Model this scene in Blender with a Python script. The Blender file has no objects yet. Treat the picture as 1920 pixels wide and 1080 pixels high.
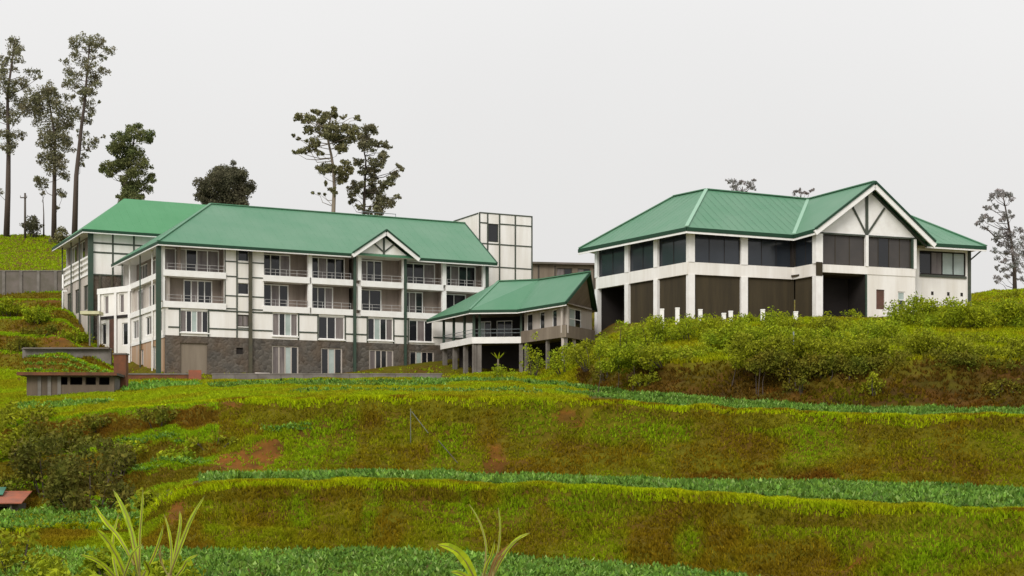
import bpy, math, random
import numpy as np
from mathutils import Vector

R = random.Random(7)
G = np.random.default_rng(11)
scene = bpy.context.scene
COL = scene.collection

# ------------------------------------------------------------------ camera
FL, HZ = 3000.0, 875.0          # focal length and horizon row, in pixels of a 1920 wide frame
cam_d = bpy.data.cameras.new('camera')
cam = bpy.data.objects.new('camera', cam_d)
COL.objects.link(cam)
cam.location = (0, 0, 0)
cam.rotation_euler = (math.radians(90), 0, 0)
cam_d.sensor_width = 36.0
cam_d.lens = FL / 1920 * 36.0
cam_d.shift_y = (HZ - 540) / 1920
cam_d.clip_start = 0.5
cam_d.clip_end = 5000
scene.camera = cam

# ------------------------------------------------------------------ overcast sky + veiled sun
SUN_EL, SUN_AZ = math.radians(36), math.radians(200)
world = bpy.data.worlds.new('World')
scene.world = world
world.use_nodes = True
wn, wl = world.node_tree.nodes, world.node_tree.links
wn.clear()
w_out = wn.new('ShaderNodeOutputWorld')
sky = wn.new('ShaderNodeTexSky'); sky.sky_type = 'NISHITA'; sky.sun_disc = False
sky.sun_elevation = SUN_EL; sky.sun_rotation = SUN_AZ
sky.air_density = 2.0; sky.dust_density = 6.0
bg_a = wn.new('ShaderNodeBackground'); bg_a.inputs[1].default_value = 0.10
wl.new(sky.outputs[0], bg_a.inputs[0])
# cloud layer: even grey, a little brighter towards the zenith, with faint soft structure
tc = wn.new('ShaderNodeTexCoord')
sep = wn.new('ShaderNodeSeparateXYZ'); wl.new(tc.outputs['Generated'], sep.inputs[0])
clz = wn.new('ShaderNodeMath'); clz.operation = 'MAXIMUM'; clz.inputs[1].default_value = 0.0
wl.new(sep.outputs[2], clz.inputs[0])
m1 = wn.new('ShaderNodeMath'); m1.operation = 'MULTIPLY_ADD'; m1.inputs[1].default_value = 1.0; m1.inputs[2].default_value = 0.22
wl.new(clz.outputs[0], m1.inputs[0])
m2 = wn.new('ShaderNodeMath'); m2.operation = 'MULTIPLY_ADD'; m2.inputs[2].default_value = 1.0
wl.new(m1.outputs[0], m2.inputs[0]); wl.new(clz.outputs[0], m2.inputs[1])
cn = wn.new('ShaderNodeTexNoise'); cn.inputs['Scale'].default_value = 2.2; cn.inputs['Detail'].default_value = 4
wl.new(tc.outputs['Generated'], cn.inputs['Vector'])
cr = wn.new('ShaderNodeMapRange'); cr.inputs[3].default_value = 0.93; cr.inputs[4].default_value = 1.06
wl.new(cn.outputs[0], cr.inputs[0])
m3 = wn.new('ShaderNodeMath'); m3.operation = 'MULTIPLY'
wl.new(m2.outputs[0], m3.inputs[0]); wl.new(cr.outputs[0], m3.inputs[1])
bg_b = wn.new('ShaderNodeBackground'); bg_b.inputs[0].default_value = (0.640, 0.633, 0.630, 1)
wl.new(m3.outputs[0], bg_b.inputs[1])
mixw = wn.new('ShaderNodeMixShader'); mixw.inputs[0].default_value = 0.95
wl.new(bg_a.outputs[0], mixw.inputs[1]); wl.new(bg_b.outputs[0], mixw.inputs[2])
wl.new(mixw.outputs[0], w_out.inputs[0])

sun_d = bpy.data.lights.new('sun', 'SUN')
sun_d.energy = 1.5
sun_d.angle = math.radians(25)
sun_d.color = (1.0, 0.96, 0.9)
sun = bpy.data.objects.new('sun', sun_d)
COL.objects.link(sun)
_sd = Vector((math.sin(SUN_AZ) * math.cos(SUN_EL), math.cos(SUN_AZ) * math.cos(SUN_EL), math.sin(SUN_EL)))
sun.rotation_euler = _sd.to_track_quat('Z', 'Y').to_euler()

vs = scene.view_settings
vs.view_transform = 'Standard'; vs.look = 'None'; vs.exposure = 0.3; vs.gamma = 1.0; vs.use_curve_mapping = False

# ------------------------------------------------------------------ materials
def mat(name, c, rough=0.7, c2=None, scale=3.0, bump=0.0, spec=0.3, island=0.0, attr=None, detail=5.0, streak=False, metallic=0.0):
    """Principled material: colour c varied towards c2 by noise; island = random value shift per loose piece; attr = colour attribute."""
    m = bpy.data.materials.new(name); m.use_nodes = True
    n, l = m.node_tree.nodes, m.node_tree.links
    b = n['Principled BSDF']
    b.inputs['Roughness'].default_value = rough
    b.inputs['Specular IOR Level'].default_value = spec
    b.inputs['Metallic'].default_value = metallic
    b.inputs['Base Color'].default_value = (*c, 1)
    cur = None
    t = n.new('ShaderNodeTexCoord')
    vec = t.outputs['Object']
    if streak:
        mp = n.new('ShaderNodeMapping'); mp.inputs['Scale'].default_value = (1.0, 1.0, 0.12)
        l.new(vec, mp.inputs[0]); vec = mp.outputs[0]
    if attr:
        a = n.new('ShaderNodeAttribute'); a.attribute_name = attr
        cur = a.outputs['Color']
    nz = None
    if c2 is not None or bump:
        nz = n.new('ShaderNodeTexNoise')
        nz.inputs['Scale'].default_value = scale; nz.inputs['Detail'].default_value = detail; nz.inputs['Roughness'].default_value = 0.62
        l.new(vec, nz.inputs['Vector'])
    if c2 is not None:
        mr = n.new('ShaderNodeMapRange'); mr.inputs[1].default_value = 0.33; mr.inputs[2].default_value = 0.67
        l.new(nz.outputs[0], mr.inputs[0])
        mx = n.new('ShaderNodeMix'); mx.data_type = 'RGBA'
        l.new(mr.outputs[0], mx.inputs[0])
        mx.inputs[6].default_value = (*c, 1); mx.inputs[7].default_value = (*c2, 1)
        cur = mx.outputs[2]
    if island:
        g = n.new('ShaderNodeNewGeometry')
        mr2 = n.new('ShaderNodeMapRange'); mr2.inputs[3].default_value = 1 - island; mr2.inputs[4].default_value = 1 + island
        l.new(g.outputs['Random Per Island'], mr2.inputs[0])
        hs = n.new('ShaderNodeHueSaturation'); hs.inputs['Color'].default_value = (*c, 1)
        l.new(mr2.outputs[0], hs.inputs['Value'])
        if cur: l.new(cur, hs.inputs['Color'])
        cur = hs.outputs[0]
    if cur: l.new(cur, b.inputs['Base Color'])
    if bump:
        bp = n.new('ShaderNodeBump'); bp.inputs['Strength'].default_value = bump; bp.inputs['Distance'].default_value = 0.1
        l.new(nz.outputs[0], bp.inputs['Height']); l.new(bp.outputs[0], b.inputs['Normal'])
    return m

def leaf_mat(name, c, island=0.45, attr=None, c2=None, scale=0.6, spec=0.12):
    m = mat(name, c, 0.8, island=island, spec=spec, attr=attr, c2=c2, scale=scale)
    n, l = m.node_tree.nodes, m.node_tree.links
    b = n['Principled BSDF']
    tr = n.new('ShaderNodeBsdfTranslucent')
    src = b.inputs['Base Color'].links[0].from_socket
    l.new(src, tr.inputs[0])
    mx = n.new('ShaderNodeMixShader'); mx.inputs[0].default_value = 0.3
    l.new(b.outputs[0], mx.inputs[1]); l.new(tr.outputs[0], mx.inputs[2])
    l.new(mx.outputs[0], n['Material Output'].inputs[0])
    return m

M = {}
M['white'] = mat('white_render', (0.88, 0.86, 0.83), 0.75, c2=(0.72, 0.68, 0.62), scale=0.8, streak=True, bump=0.05)
M['white_trim'] = mat('white_trim', (0.88, 0.87, 0.85), 0.6, c2=(0.80, 0.78, 0.75), scale=1.5)
M['beige'] = mat('beige_render', (0.55, 0.50, 0.45), 0.8, c2=(0.40, 0.35, 0.31), scale=0.8, streak=True)
M['tan'] = mat('tan_render', (0.26, 0.215, 0.165), 0.85, c2=(0.17, 0.135, 0.10), scale=0.9, streak=True)
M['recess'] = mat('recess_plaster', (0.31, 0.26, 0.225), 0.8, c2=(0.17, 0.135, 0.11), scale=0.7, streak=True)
M['plinth'] = mat('stained_plaster', (0.46, 0.39, 0.32), 0.85, c2=(0.42, 0.22, 0.10), scale=0.45, streak=True)
M['green_roof'] = mat('green_roof_sheet', (0.056, 0.182, 0.094), 0.5, c2=(0.088, 0.205, 0.120), scale=0.22, spec=0.4, detail=6)
M['green_roof_b'] = mat('fresh_green_roof_sheet', (0.034, 0.195, 0.066), 0.5, c2=(0.046, 0.215, 0.080), scale=0.4, spec=0.4)
M['ridge_cap'] = mat('pale_ridge_cap', (0.22, 0.38, 0.27), 0.5)
M['fascia'] = mat('dark_green_paint', (0.012, 0.055, 0.026), 0.6, c2=(0.010, 0.042, 0.022), scale=1.5)
M['timber'] = mat('green_grey_timber', (0.050, 0.066, 0.052), 0.7, c2=(0.08, 0.085, 0.065), scale=2.0)
M['pipe'] = mat('green_post_paint', (0.035, 0.070, 0.050), 0.6, c2=(0.055, 0.075, 0.055), scale=1.2)
M['brown_pipe'] = mat('brown_post_paint', (0.10, 0.085, 0.055), 0.6, c2=(0.07, 0.07, 0.05), scale=1.0)
M['glass'] = mat('dark_glass', (0.016, 0.017, 0.02), 0.08, spec=0.5)
M['blue_glass'] = mat('tinted_glass', (0.018, 0.023, 0.030), 0.12, c2=(0.028, 0.033, 0.042), scale=0.25, spec=0.5)
M['grey_glass'] = mat('grey_screen', (0.070, 0.062, 0.058), 0.45, c2=(0.055, 0.05, 0.048), scale=0.8)
M['curtain'] = mat('curtained_glass', (0.24, 0.21, 0.20), 0.35, c2=(0.12, 0.10, 0.10), scale=2.5, streak=True)
M['pale_glass'] = mat('pale_glass', (0.45, 0.52, 0.50), 0.2, c2=(0.33, 0.40, 0.37), scale=0.8)
M['net'] = mat('brown_shade_net', (0.062, 0.048, 0.026), 0.9, c2=(0.038, 0.030, 0.018), scale=1.2, streak=True)
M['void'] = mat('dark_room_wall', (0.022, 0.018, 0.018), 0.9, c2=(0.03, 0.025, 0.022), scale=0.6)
M['door_brown'] = mat('brown_door_paint', (0.13, 0.06, 0.045), 0.6, c2=(0.09, 0.05, 0.035), scale=2)
M['concrete'] = mat('grey_concrete', (0.22, 0.20, 0.18), 0.9, c2=(0.13, 0.115, 0.10), scale=0.7, bump=0.2)
M['pink_concrete'] = mat('pinkish_grey_concrete', (0.18, 0.152, 0.138), 0.9, c2=(0.11, 0.10, 0.075), scale=0.5, bump=0.2)
M['red_earth_wall'] = mat('red_earth_masonry', (0.20, 0.075, 0.035), 0.95, c2=(0.10, 0.05, 0.03), scale=1.1, bump=0.4)
M['rust'] = mat('rusty_sheet', (0.34, 0.10, 0.05), 0.7, c2=(0.20, 0.08, 0.05), scale=1.6)
M['green_sheet'] = mat('green_plastic_sheet', (0.03, 0.16, 0.09), 0.5, c2=(0.02, 0.10, 0.06), scale=1.2)
M['bark'] = mat('tree_bark', (0.10, 0.075, 0.06), 0.9, c2=(0.055, 0.042, 0.035), scale=1.2, streak=True)
M['pale_bark'] = mat('pale_gum_bark', (0.26, 0.215, 0.16), 0.85, c2=(0.12, 0.095, 0.07), scale=0.9, streak=True)
M['wood'] = mat('weathered_wood', (0.11, 0.095, 0.08), 0.9, c2=(0.07, 0.06, 0.05), scale=2, streak=True)
M['grey_pole'] = mat('grey_pole_metal', (0.20, 0.23, 0.24), 0.6, c2=(0.14, 0.16, 0.17), scale=1.5)

def stone_mat():
    m = bpy.data.materials.new('rubble_stone'); m.use_nodes = True
    n, l = m.node_tree.nodes, m.node_tree.links
    b = n['Principled BSDF']; b.inputs['Roughness'].default_value = 0.9
    t = n.new('ShaderNodeTexCoord')
    v = n.new('ShaderNodeTexVoronoi'); v.inputs['Scale'].default_value = 2.6
    l.new(t.outputs['Object'], v.inputs['Vector'])
    ramp = n.new('ShaderNodeValToRGB')
    ramp.color_ramp.elements[0].color = (0.052, 0.045, 0.038, 1); ramp.color_ramp.elements[1].color = (0.135, 0.120, 0.102, 1)
    l.new(v.outputs['Color'], ramp.inputs[0])
    nz = n.new('ShaderNodeTexNoise'); nz.inputs['Scale'].default_value = 0.5; l.new(t.outputs['Object'], nz.inputs['Vector'])
    mx = n.new('ShaderNodeMix'); mx.data_type = 'RGBA'; mx.inputs[7].default_value = (0.13, 0.085, 0.05, 1)
    mr = n.new('ShaderNodeMapRange'); mr.inputs[1].default_value = 0.4; mr.inputs[2].default_value = 0.75; mr.inputs[4].default_value = 0.75
    l.new(nz.outputs[0], mr.inputs[0]); l.new(mr.outputs[0], mx.inputs[0]); l.new(ramp.outputs[0], mx.inputs[6])
    l.new(mx.outputs[2], b.inputs['Base Color'])
    v2 = n.new('ShaderNodeTexVoronoi'); v2.feature = 'DISTANCE_TO_EDGE'; v2.inputs['Scale'].default_value = 2.6
    l.new(t.outputs['Object'], v2.inputs['Vector'])
    bp = n.new('ShaderNodeBump'); bp.inputs['Strength'].default_value = 0.6; bp.inputs['Distance'].default_value = 0.15
    l.new(v2.outputs[0], bp.inputs['Height']); l.new(bp.outputs[0], b.inputs['Normal'])
    return m
M['stone'] = stone_mat()
M['pale_rail'] = mat('pale_rail_paint', (0.48, 0.47, 0.46), 0.6, c2=(0.36, 0.35, 0.34), scale=2)
M['pale_curtain'] = mat('pale_curtain_glass', (0.40, 0.36, 0.33), 0.4, c2=(0.25, 0.22, 0.20), scale=2.5, streak=True)

# ------------------------------------------------------------------ helpers
def ray(px, py, Y):
    """The point of the place that lies Y metres ahead and shows at pixel (px, py) of the photograph."""
    return Vector(((px - 960) / FL * Y, Y, (HZ - py) / FL * Y))

class Frame:
    """A vertical wall's own coordinates: u along it, w into the building, z up."""
    def __init__(s, o, d, cw=False):
        s.o = Vector((o[0], o[1])); s.d = Vector((d[0], d[1])).normalized()
        s.n = Vector((s.d.y, -s.d.x)) if cw else Vector((-s.d.y, s.d.x))
    def p(s, u, w, z):
        q = s.o + s.d * u + s.n * w
        return Vector((q.x, q.y, z))
    def U(s, px, w=0.0):
        k = (px - 960) / FL
        a = s.o + s.n * w
        return (k * a.y - a.x) / (s.d.x - k * s.d.y)
    def Z(s, px, py, w=0.0):
        u = s.U(px, w)
        return (HZ - py) / FL * s.p(u, w, 0).y

OFF = {}
def link(o, parent=None):
    COL.objects.link(o)
    if parent is not None: o.parent = parent
    return o

def thing(name, label, cat, loc, group=None):
    o = bpy.data.objects.new(name, None)
    o.empty_display_size = 0.3
    o.location = loc
    link(o)
    o['label'] = label; o['category'] = cat
    if group: o['group'] = group
    OFF[o.name] = Vector(loc)
    return o

def off_of(o):
    while o is not None and o.name not in OFF: o = o.parent
    return OFF[o.name] if o is not None else Vector((0, 0, 0))

class MB:
    def __init__(s): s.v = []; s.f = []
    def quad(s, *pts):
        i = len(s.v); s.v += [tuple(p) for p in pts]; s.f.append(tuple(range(i, i + len(pts)))); return s
    def hexa(s, p):      # p: 8 corners, bottom ring 0-3, top ring 4-7
        i = len(s.v); s.v += [tuple(q) for q in p]
        for a in ((0, 3, 2, 1), (4, 5, 6, 7), (0, 1, 5, 4), (1, 2, 6, 5), (2, 3, 7, 6), (3, 0, 4, 7)):
            s.f.append(tuple(i + k for k in a))
        return s
    def box(s, fr, u0, u1, w0, w1, z0, z1):
        return s.hexa([fr.p(u0, w0, z0), fr.p(u1, w0, z0), fr.p(u1, w1, z0), fr.p(u0, w1, z0),
                       fr.p(u0, w0, z1), fr.p(u1, w0, z1), fr.p(u1, w1, z1), fr.p(u0, w1, z1)])
    def beam(s, p, q, a, b, up=Vector((0, 0, 1))):   # a: width across, b: height along up
        p, q = Vector(p), Vector(q); d = (q - p).normalized()
        x = d.cross(up).normalized() * a / 2; y = x.normalized().cross(d).normalized() * b / 2
        return s.hexa([p - x - y, p + x - y, q + x - y, q - x - y, p - x + y, p + x + y, q + x + y, q - x + y])
    def prism(s, pts, t):  # polygon extruded straight down by t
        n = len(pts); i = len(s.v); pts = [Vector(p) for p in pts]
        s.v += [tuple(p) for p in pts] + [tuple(p - Vector((0, 0, t))) for p in pts]
        s.f.append(tuple(range(i, i + n))); s.f.append(tuple(range(i + 2 * n - 1, i + n - 1, -1)))
        for k in range(n):
            j = (k + 1) % n
            s.f.append((i + k, i + n + k, i + n + j, i + j))
        return s
    def slab(s, pts, t, nrm):  # polygon extruded along nrm by t
        n = len(pts); i = len(s.v); pts = [Vector(p) for p in pts]; nrm = Vector(nrm) * t
        s.v += [tuple(p) for p in pts] + [tuple(p + nrm) for p in pts]
        s.f.append(tuple(range(i, i + n))); s.f.append(tuple(range(i + 2 * n - 1, i + n - 1, -1)))
        for k in range(n):
            j = (k + 1) % n
            s.f.append((i + k, i + n + k, i + n + j, i + j))
        return s
    def tube(s, pts, rad, n=7):
        pts = [Vector(p) for p in pts]; i0 = len(s.v)
        for k, p in enumerate(pts):
            d = (pts[min(k + 1, len(pts) - 1)] - pts[max(k - 1, 0)]).normalized()
            a = d.orthogonal().normalized(); b = d.cross(a)
            for j in range(n):
                t = 2 * math.pi * j / n
                s.v.append(tuple(p + (a * math.cos(t) + b * math.sin(t)) * rad[k]))
        for k in range(len(pts) - 1):
            for j in range(n):
                a0 = i0 + k * n + j; a1 = i0 + k * n + (j + 1) % n
                s.f.append((a0, a1, a1 + n, a0 + n))
        s.f.append(tuple(i0 + j for j in range(n))[::-1]); e = i0 + (len(pts) - 1) * n
        s.f.append(tuple(e + j for j in range(n)))
        return s
    def build(s, name, m, parent=None, smooth=False):
        o0 = off_of(parent)
        me = bpy.data.meshes.new(name)
        me.from_pydata([(x - o0.x, y - o0.y, z - o0.z) for x, y, z in s.v], [], s.f)
        me.materials.append(m)
        if smooth: me.shade_smooth()
        me.update()
        return link(bpy.data.objects.new(name, me), parent)

def fast_mesh(name, verts, nper, m, parent=None, cols=None):
    """A mesh of separate polygons with nper corners each, straight from numpy arrays."""
    o0 = off_of(parent)
    verts = np.asarray(verts, np.float32).reshape(-1, 3) - np.array(o0, np.float32)
    nv = len(verts); nf = nv // nper
    me = bpy.data.meshes.new(name)
    me.vertices.add(nv); me.vertices.foreach_set('co', verts.ravel())
    me.loops.add(nv); me.loops.foreach_set('vertex_index', np.arange(nv, dtype=np.int32))
    me.polygons.add(nf); me.polygons.foreach_set('loop_start', np.arange(0, nv, nper, dtype=np.int32))
    me.polygons.foreach_set('loop_total', np.full(nf, nper, np.int32))
    if cols is not None:
        a = me.color_attributes.new('tint', 'FLOAT_COLOR', 'POINT')
        c = np.ones((nv, 4), np.float32); c[:, :3] = cols
        a.data.foreach_set('color', c.ravel())
    me.materials.append(m)
    me.update(calc_edges=True)
    return link(bpy.data.objects.new(name, me), parent)

def wall_holes(fr, u0, u1, z0, z1, w0, w1, holes):
    """A wall plate with rectangular openings (u0, u1, z0, z1), built as one closed shell."""
    us = sorted({u0, u1, *[min(max(h[k], u0), u1) for h in holes for k in (0, 1)]})
    zs = sorted({z0, z1, *[min(max(h[k], z0), z1) for h in holes for k in (2, 3)]})
    nu, nz = len(us) - 1, len(zs) - 1
    def solid(i, j):
        if i < 0 or j < 0 or i >= nu or j >= nz: return False
        cu, cz = (us[i] + us[i + 1]) / 2, (zs[j] + zs[j + 1]) / 2
        return not any(h[0] < cu < h[1] and h[2] < cz < h[3] for h in holes)
    mb = MB()
    for i in range(nu):
        for j in range(nz):
            if not solid(i, j): continue
            a, b, c, d = us[i], us[i + 1], zs[j], zs[j + 1]
            mb.quad(fr.p(a, w0, c), fr.p(b, w0, c), fr.p(b, w0, d), fr.p(a, w0, d))
            mb.quad(fr.p(b, w1, c), fr.p(a, w1, c), fr.p(a, w1, d), fr.p(b, w1, d))
            if not solid(i - 1, j): mb.quad(fr.p(a, w1, c), fr.p(a, w0, c), fr.p(a, w0, d), fr.p(a, w1, d))
            if not solid(i + 1, j): mb.quad(fr.p(b, w0, c), fr.p(b, w1, c), fr.p(b, w1, d), fr.p(b, w0, d))
            if not solid(i, j - 1): mb.quad(fr.p(a, w1, c), fr.p(b, w1, c), fr.p(b, w0, c), fr.p(a, w0, c))
            if not solid(i, j + 1): mb.quad(fr.p(a, w0, d), fr.p(b, w0, d), fr.p(b, w1, d), fr.p(a, w1, d))
    return mb

def window(parent, fr, u0, u1, z0, z1, w, nv=2, nh=1, fm='white_trim', panes=('glass',), bar=0.09, name='window', sill=False):
    """A framed window: frame and mullions are one mesh, each pane a sub-part set back behind it."""
    mb = MB(); t = 0.1
    mb.box(fr, u0, u1, w, w + t, z0, z0 + bar).box(fr, u0, u1, w, w + t, z1 - bar, z1)
    mb.box(fr, u0, u0 + bar, w, w + t, z0 + bar, z1 - bar).box(fr, u1 - bar, u1, w, w + t, z0 + bar, z1 - bar)
    iu0, iu1, iz0, iz1 = u0 + bar, u1 - bar, z0 + bar, z1 - bar
    du = (iu1 - iu0) / nv; dz = (iz1 - iz0) / nh
    for k in range(1, nv):
        c = iu0 + du * k
        mb.box(fr, c - bar * .45, c + bar * .45, w + .005, w + t - .005, iz0, iz1)
    for k in range(1, nh):
        c = iz0 + dz * k
        mb.box(fr, iu0, iu1, w + .012, w + t - .012, c - bar * .4, c + bar * .4)
    o = mb.build(name, M[fm], parent)
    for i in range(nv):
        for j in range(nh):
            q = MB().box(fr, iu0 + du * i + .02, iu0 + du * (i + 1) - .02, w + .045, w + .07, iz0 + dz * j + .02, iz0 + dz * (j + 1) - .02)
            q.build('pane', M[panes[(i + j * nv) % len(panes)]], o)
    if sill:
        MB().box(fr, u0 - .08, u1 + .08, w - .22, w, z0 - .12, z0 - .004).build('sill', M['white_trim'], o)
    return o

def part(parent, name, m, fn, *a, **k):
    mb = MB(); getattr(mb, fn)(*a, **k); return mb.build(name, M[m], parent)

def ribs(parent, poly, down, spacing, name='roof_seams', h=0.006, wd=0.03, m='green_roof'):
    """Raised seams on a roof plane, running down the slope, as one part."""
    P = [Vector(p) for p in poly]
    nrm = (P[1] - P[0]).cross(P[2] - P[0]).normalized()
    if nrm.z < 0: nrm = -nrm
    dn = (Vector(down) - nrm * Vector(down).dot(nrm)).normalized(); ac = nrm.cross(dn).normalized()
    a = [(p - P[0]).dot(ac) for p in P]
    mb = MB(); c = math.floor(min(a) / spacing) * spacing + spacing * .5
    while c < max(a):
        hits = []
        for k in range(len(P)):
            j = (k + 1) % len(P)
            if (a[k] - c) * (a[j] - c) < 0:
                t = (c - a[k]) / (a[j] - a[k]); hits.append(P[k].lerp(P[j], t))
        if len(hits) >= 2:
            hits.sort(key=lambda q: q.z)
            if (hits[0] - hits[-1]).length > .6:
                mb.beam(hits[0] + nrm * h * .4, hits[-1] + nrm * h * .4, wd, h, nrm)
        c += spacing
    if mb.v:
        o = mb.build(name, M[m], parent); o['kind'] = 'stuff'

# ------------------------------------------------------------------ noise for the ground
_perm = G.random((256, 256)).astype(np.float32)
def vnoise(x, y):
    x = np.asarray(x, np.float64); y = np.asarray(y, np.float64)
    xi = np.floor(x).astype(int); yi = np.floor(y).astype(int); fx = x - xi; fy = y - yi
    fx = fx * fx * (3 - 2 * fx); fy = fy * fy * (3 - 2 * fy)
    g = lambda a, b: _perm[a & 255, b & 255]
    return (g(xi, yi) * (1 - fx) + g(xi + 1, yi) * fx) * (1 - fy) + (g(xi, yi + 1) * (1 - fx) + g(xi + 1, yi + 1) * fx) * fy
def fbm(x, y, o=4):
    t = 0; a = .5; n = 0
    for k in range(o):
        t = t + vnoise(x * 2 ** k + 17 * k, y * 2 ** k + 31 * k) * a; n += a; a *= .5
    return t / n

# ------------------------------------------------------------------ terraced hillside
# each break line of the terraces: (bearing s, distance Y, row) -> real distance and height
BL = [
 [(-900, -30, None), (2900, -30, None)],
 [(-900, 34, 1219), (2900, 34, 1235)],
 # foot of the lowest bank
 [(-900, 60, 1030), (0, 60, 1030), (250, 60, 1030), (350, 60, 1040), (600, 61.3, 1034), (960, 61.3, 1047), (1200, 59.3, 1064), (1400, 56.5, 1089), (1600, 53.5, 1134), (1920, 50, 1180), (2900, 45, 1230)],
 # its top edge
 [(-900, 66, 995), (0, 66, 995), (250, 66, 975), (320, 65, 925), (400, 64.5, 907), (700, 64.5, 904), (960, 64.5, 912), (1200, 62.5, 921), (1400, 60, 931), (1650, 57, 955), (1920, 54, 963), (2900, 52, 975)],
 # foot of the middle bank
 [(-900, 80, 962), (0, 80, 962), (230, 82, 945), (320, 80, 915), (400, 80, 899), (700, 82, 890), (960, 82, 898), (1200, 82, 904), (1500, 82, 910), (1700, 82, 917), (1920, 82, 923), (2900, 82, 930)],
 # its top edge
 [(-900, 104, 800), (0, 104, 790), (150, 102, 778), (240, 98, 768), (400, 91, 755), (600, 86.8, 747), (960, 85.8, 746), (1200, 85.8, 758), (1400, 85.8, 769), (1600, 85.8, 776), (1920, 85.8, 782), (2900, 87, 790)],
 # small step in the upper fields
 [(-900, 125, 764), (0, 125, 762), (240, 118, 752), (400, 112, 732), (600, 108, 731), (960, 106, 731), (1200, 96, 751), (1400, 93, 766), (1600, 92, 772), (1920, 92, 777), (2900, 92, 785)],
 # back of the upper fields
 [(-900, 145, 735), (0, 143, 733), (240, 143, 722), (400, 140, 715), (600, 140, 713), (960, 138, 715), (1050, 126, 722), (1200, 106, 741), (1400, 100, 760), (1600, 97, 768), (1920, 97, 772), (2900, 97, 777)],
 # top of the right hand bank / edge of the building platform
 [(-900, 165, 690), (0, 163, 695), (240, 153, 712), (330, 150.5, 712), (600, 150.5, 712), (830, 150.5, 712), (900, 150, 703), (960, 150, 702), (1030, 146, 702), (1060, 138, 694), (1120, 122, 684), (1200, 111, 682), (1400, 103.5, 680), (1600, 100.5, 680), (1920, 100.5, 678), (2900, 100.5, 678)],
 # building line
 [(-900, 185, 600), (0, 182, 596), (120, 178, 600), (185, 171, 658), (240, 167, 704), (300, 158, 702), (600, 166, 702), (960, 162, 700), (1030, 157, 695), (1100, 151, 668), (1150, 146, 628), (1290, 143, 603), (1500, 143, 599), (1660, 143, 603), (1750, 144, 592), (1920, 146, 594), (2900, 150, 594)],
 # behind the buildings
 [(-900, 199, 547), (0, 199, 547), (130, 197, 547), (200, 190, 560), (300, 190, 600), (600, 200, 605), (960, 205, 595), (1090, 200, 580), (1200, 175, 585), (1500, 180, 585), (1700, 180, 575), (1800, 185, 558), (1860, 190, 546), (1920, 192, 544), (2900, 195, 541)],
 [(-900, 200, 512), (0, 200, 512), (130, 198, 514), (200, 196, 545), (300, 205, 570), (600, 215, 570), (960, 220, 570), (1200, 195, 575), (1500, 200, 575), (1700, 200, 570), (1920, 202, 543), (2900, 205, 540)],
 # crest
 [(-900, 235, 432), (0, 235, 441), (60, 235, 439), (130, 232, 447), (170, 228, 470), (200, 228, 485), (300, 235, 500), (600, 240, 500), (900, 240, 520), (1090, 240, 545), (1200, 240, 565), (1800, 225, 560), (1920, 230, 556), (2900, 230, 550)],
 [(-900, 420, 700), (2900, 420, 700)],
 [(-900, 1500, 870), (2900, 1500, 870)],
]
def bl_at(s):
    s = np.asarray(s, float); Ys, Zs = [], []
    for k, b in enumerate(BL):
        ss = [q[0] for q in b]; Y = np.interp(s, ss, [q[1] for q in b])
        if b[0][2] is None: Z = np.full_like(Y, -4.6)
        else:
            Z = (HZ - np.interp(s, ss, [q[2] for q in b])) / FL * Y
        Ys.append(Y); Zs.append(Z)
    return np.array(Ys), np.array(Zs)

S_COLS = np.arange(-900, 2901, 8.0)
SEG = [3, 26, 36, 30, 40, 16, 14, 24, 40, 28, 6, 16, 10, 4]
tY, tZ = bl_at(S_COLS)
# wobble of the break lines so that the edges are hand cut, not ruled
for k in range(2, 9):
    tY[k] += (fbm(S_COLS / 90 + 5 * k, np.full_like(S_COLS, 3.1 * k)) - .5) * 2.2
    tZ[k] += (fbm(S_COLS / 60 + 9 * k, np.full_like(S_COLS, 7.7 * k)) - .5) * 0.35
rowsY, rowsZ, rowT = [], [], []
for k in range(len(BL) - 1):
    for j in range(SEG[k]):
        t = j / SEG[k]
        rowsY.append(tY[k] * (1 - t) + tY[k + 1] * t); rowT.append(k + t)
        e = np.full_like(S_COLS, t)
        if k in (2, 4, 7): e = e - 0.10 * math.sin(math.pi * t)     # banks are cut steep at the brow and slump at the foot
        if k in (4, 8, 9):                                          # narrow hand dug steps on the left slopes
            lim = 420 if k == 4 else 225
            e = e - np.clip((lim - S_COLS) / 60, 0, 1) * .85 * math.sin(6 * math.pi * t) / (6 * math.pi)
        rowsZ.append(tZ[k] * (1 - e) + tZ[k + 1] * e)
rowsY.append(tY[-1]); rowsZ.append(tZ[-1]); rowT.append(len(BL) - 1.0)
gY = np.array(rowsY); gZ = np.array(rowsZ); gT = np.repeat(np.array(rowT)[:, None], len(S_COLS), 1)
gS = np.repeat(S_COLS[None], len(gY), 0)
gX = (gS - 960) / FL * np.where(gY < 20, 20, gY)
bank = ((gT > 2.05) & (gT < 2.97)) | ((gT > 4.03) & (gT < 4.97)) | ((gT > 7.03) & (gT < 7.97) & (gS > 1000))
near = np.clip((260 - gY) / 60, 0, 1)
gZ = gZ + near * ((fbm(gX / 2.2, gY / 2.2 + gZ * .8) - .5) * np.where(bank, 0.75, 0.16) + (fbm(gX / 7 + 50, gY / 7) - .5) * np.where(bank, 0.9, 0.15))
NR, NC = gX.shape

def ground_z(x, y):
    s = x / y * FL + 960
    c = int(round((min(max(s, -900), 2900) + 900) / 8))
    return float(np.interp(y, gY[:, c], gZ[:, c]))

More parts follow.
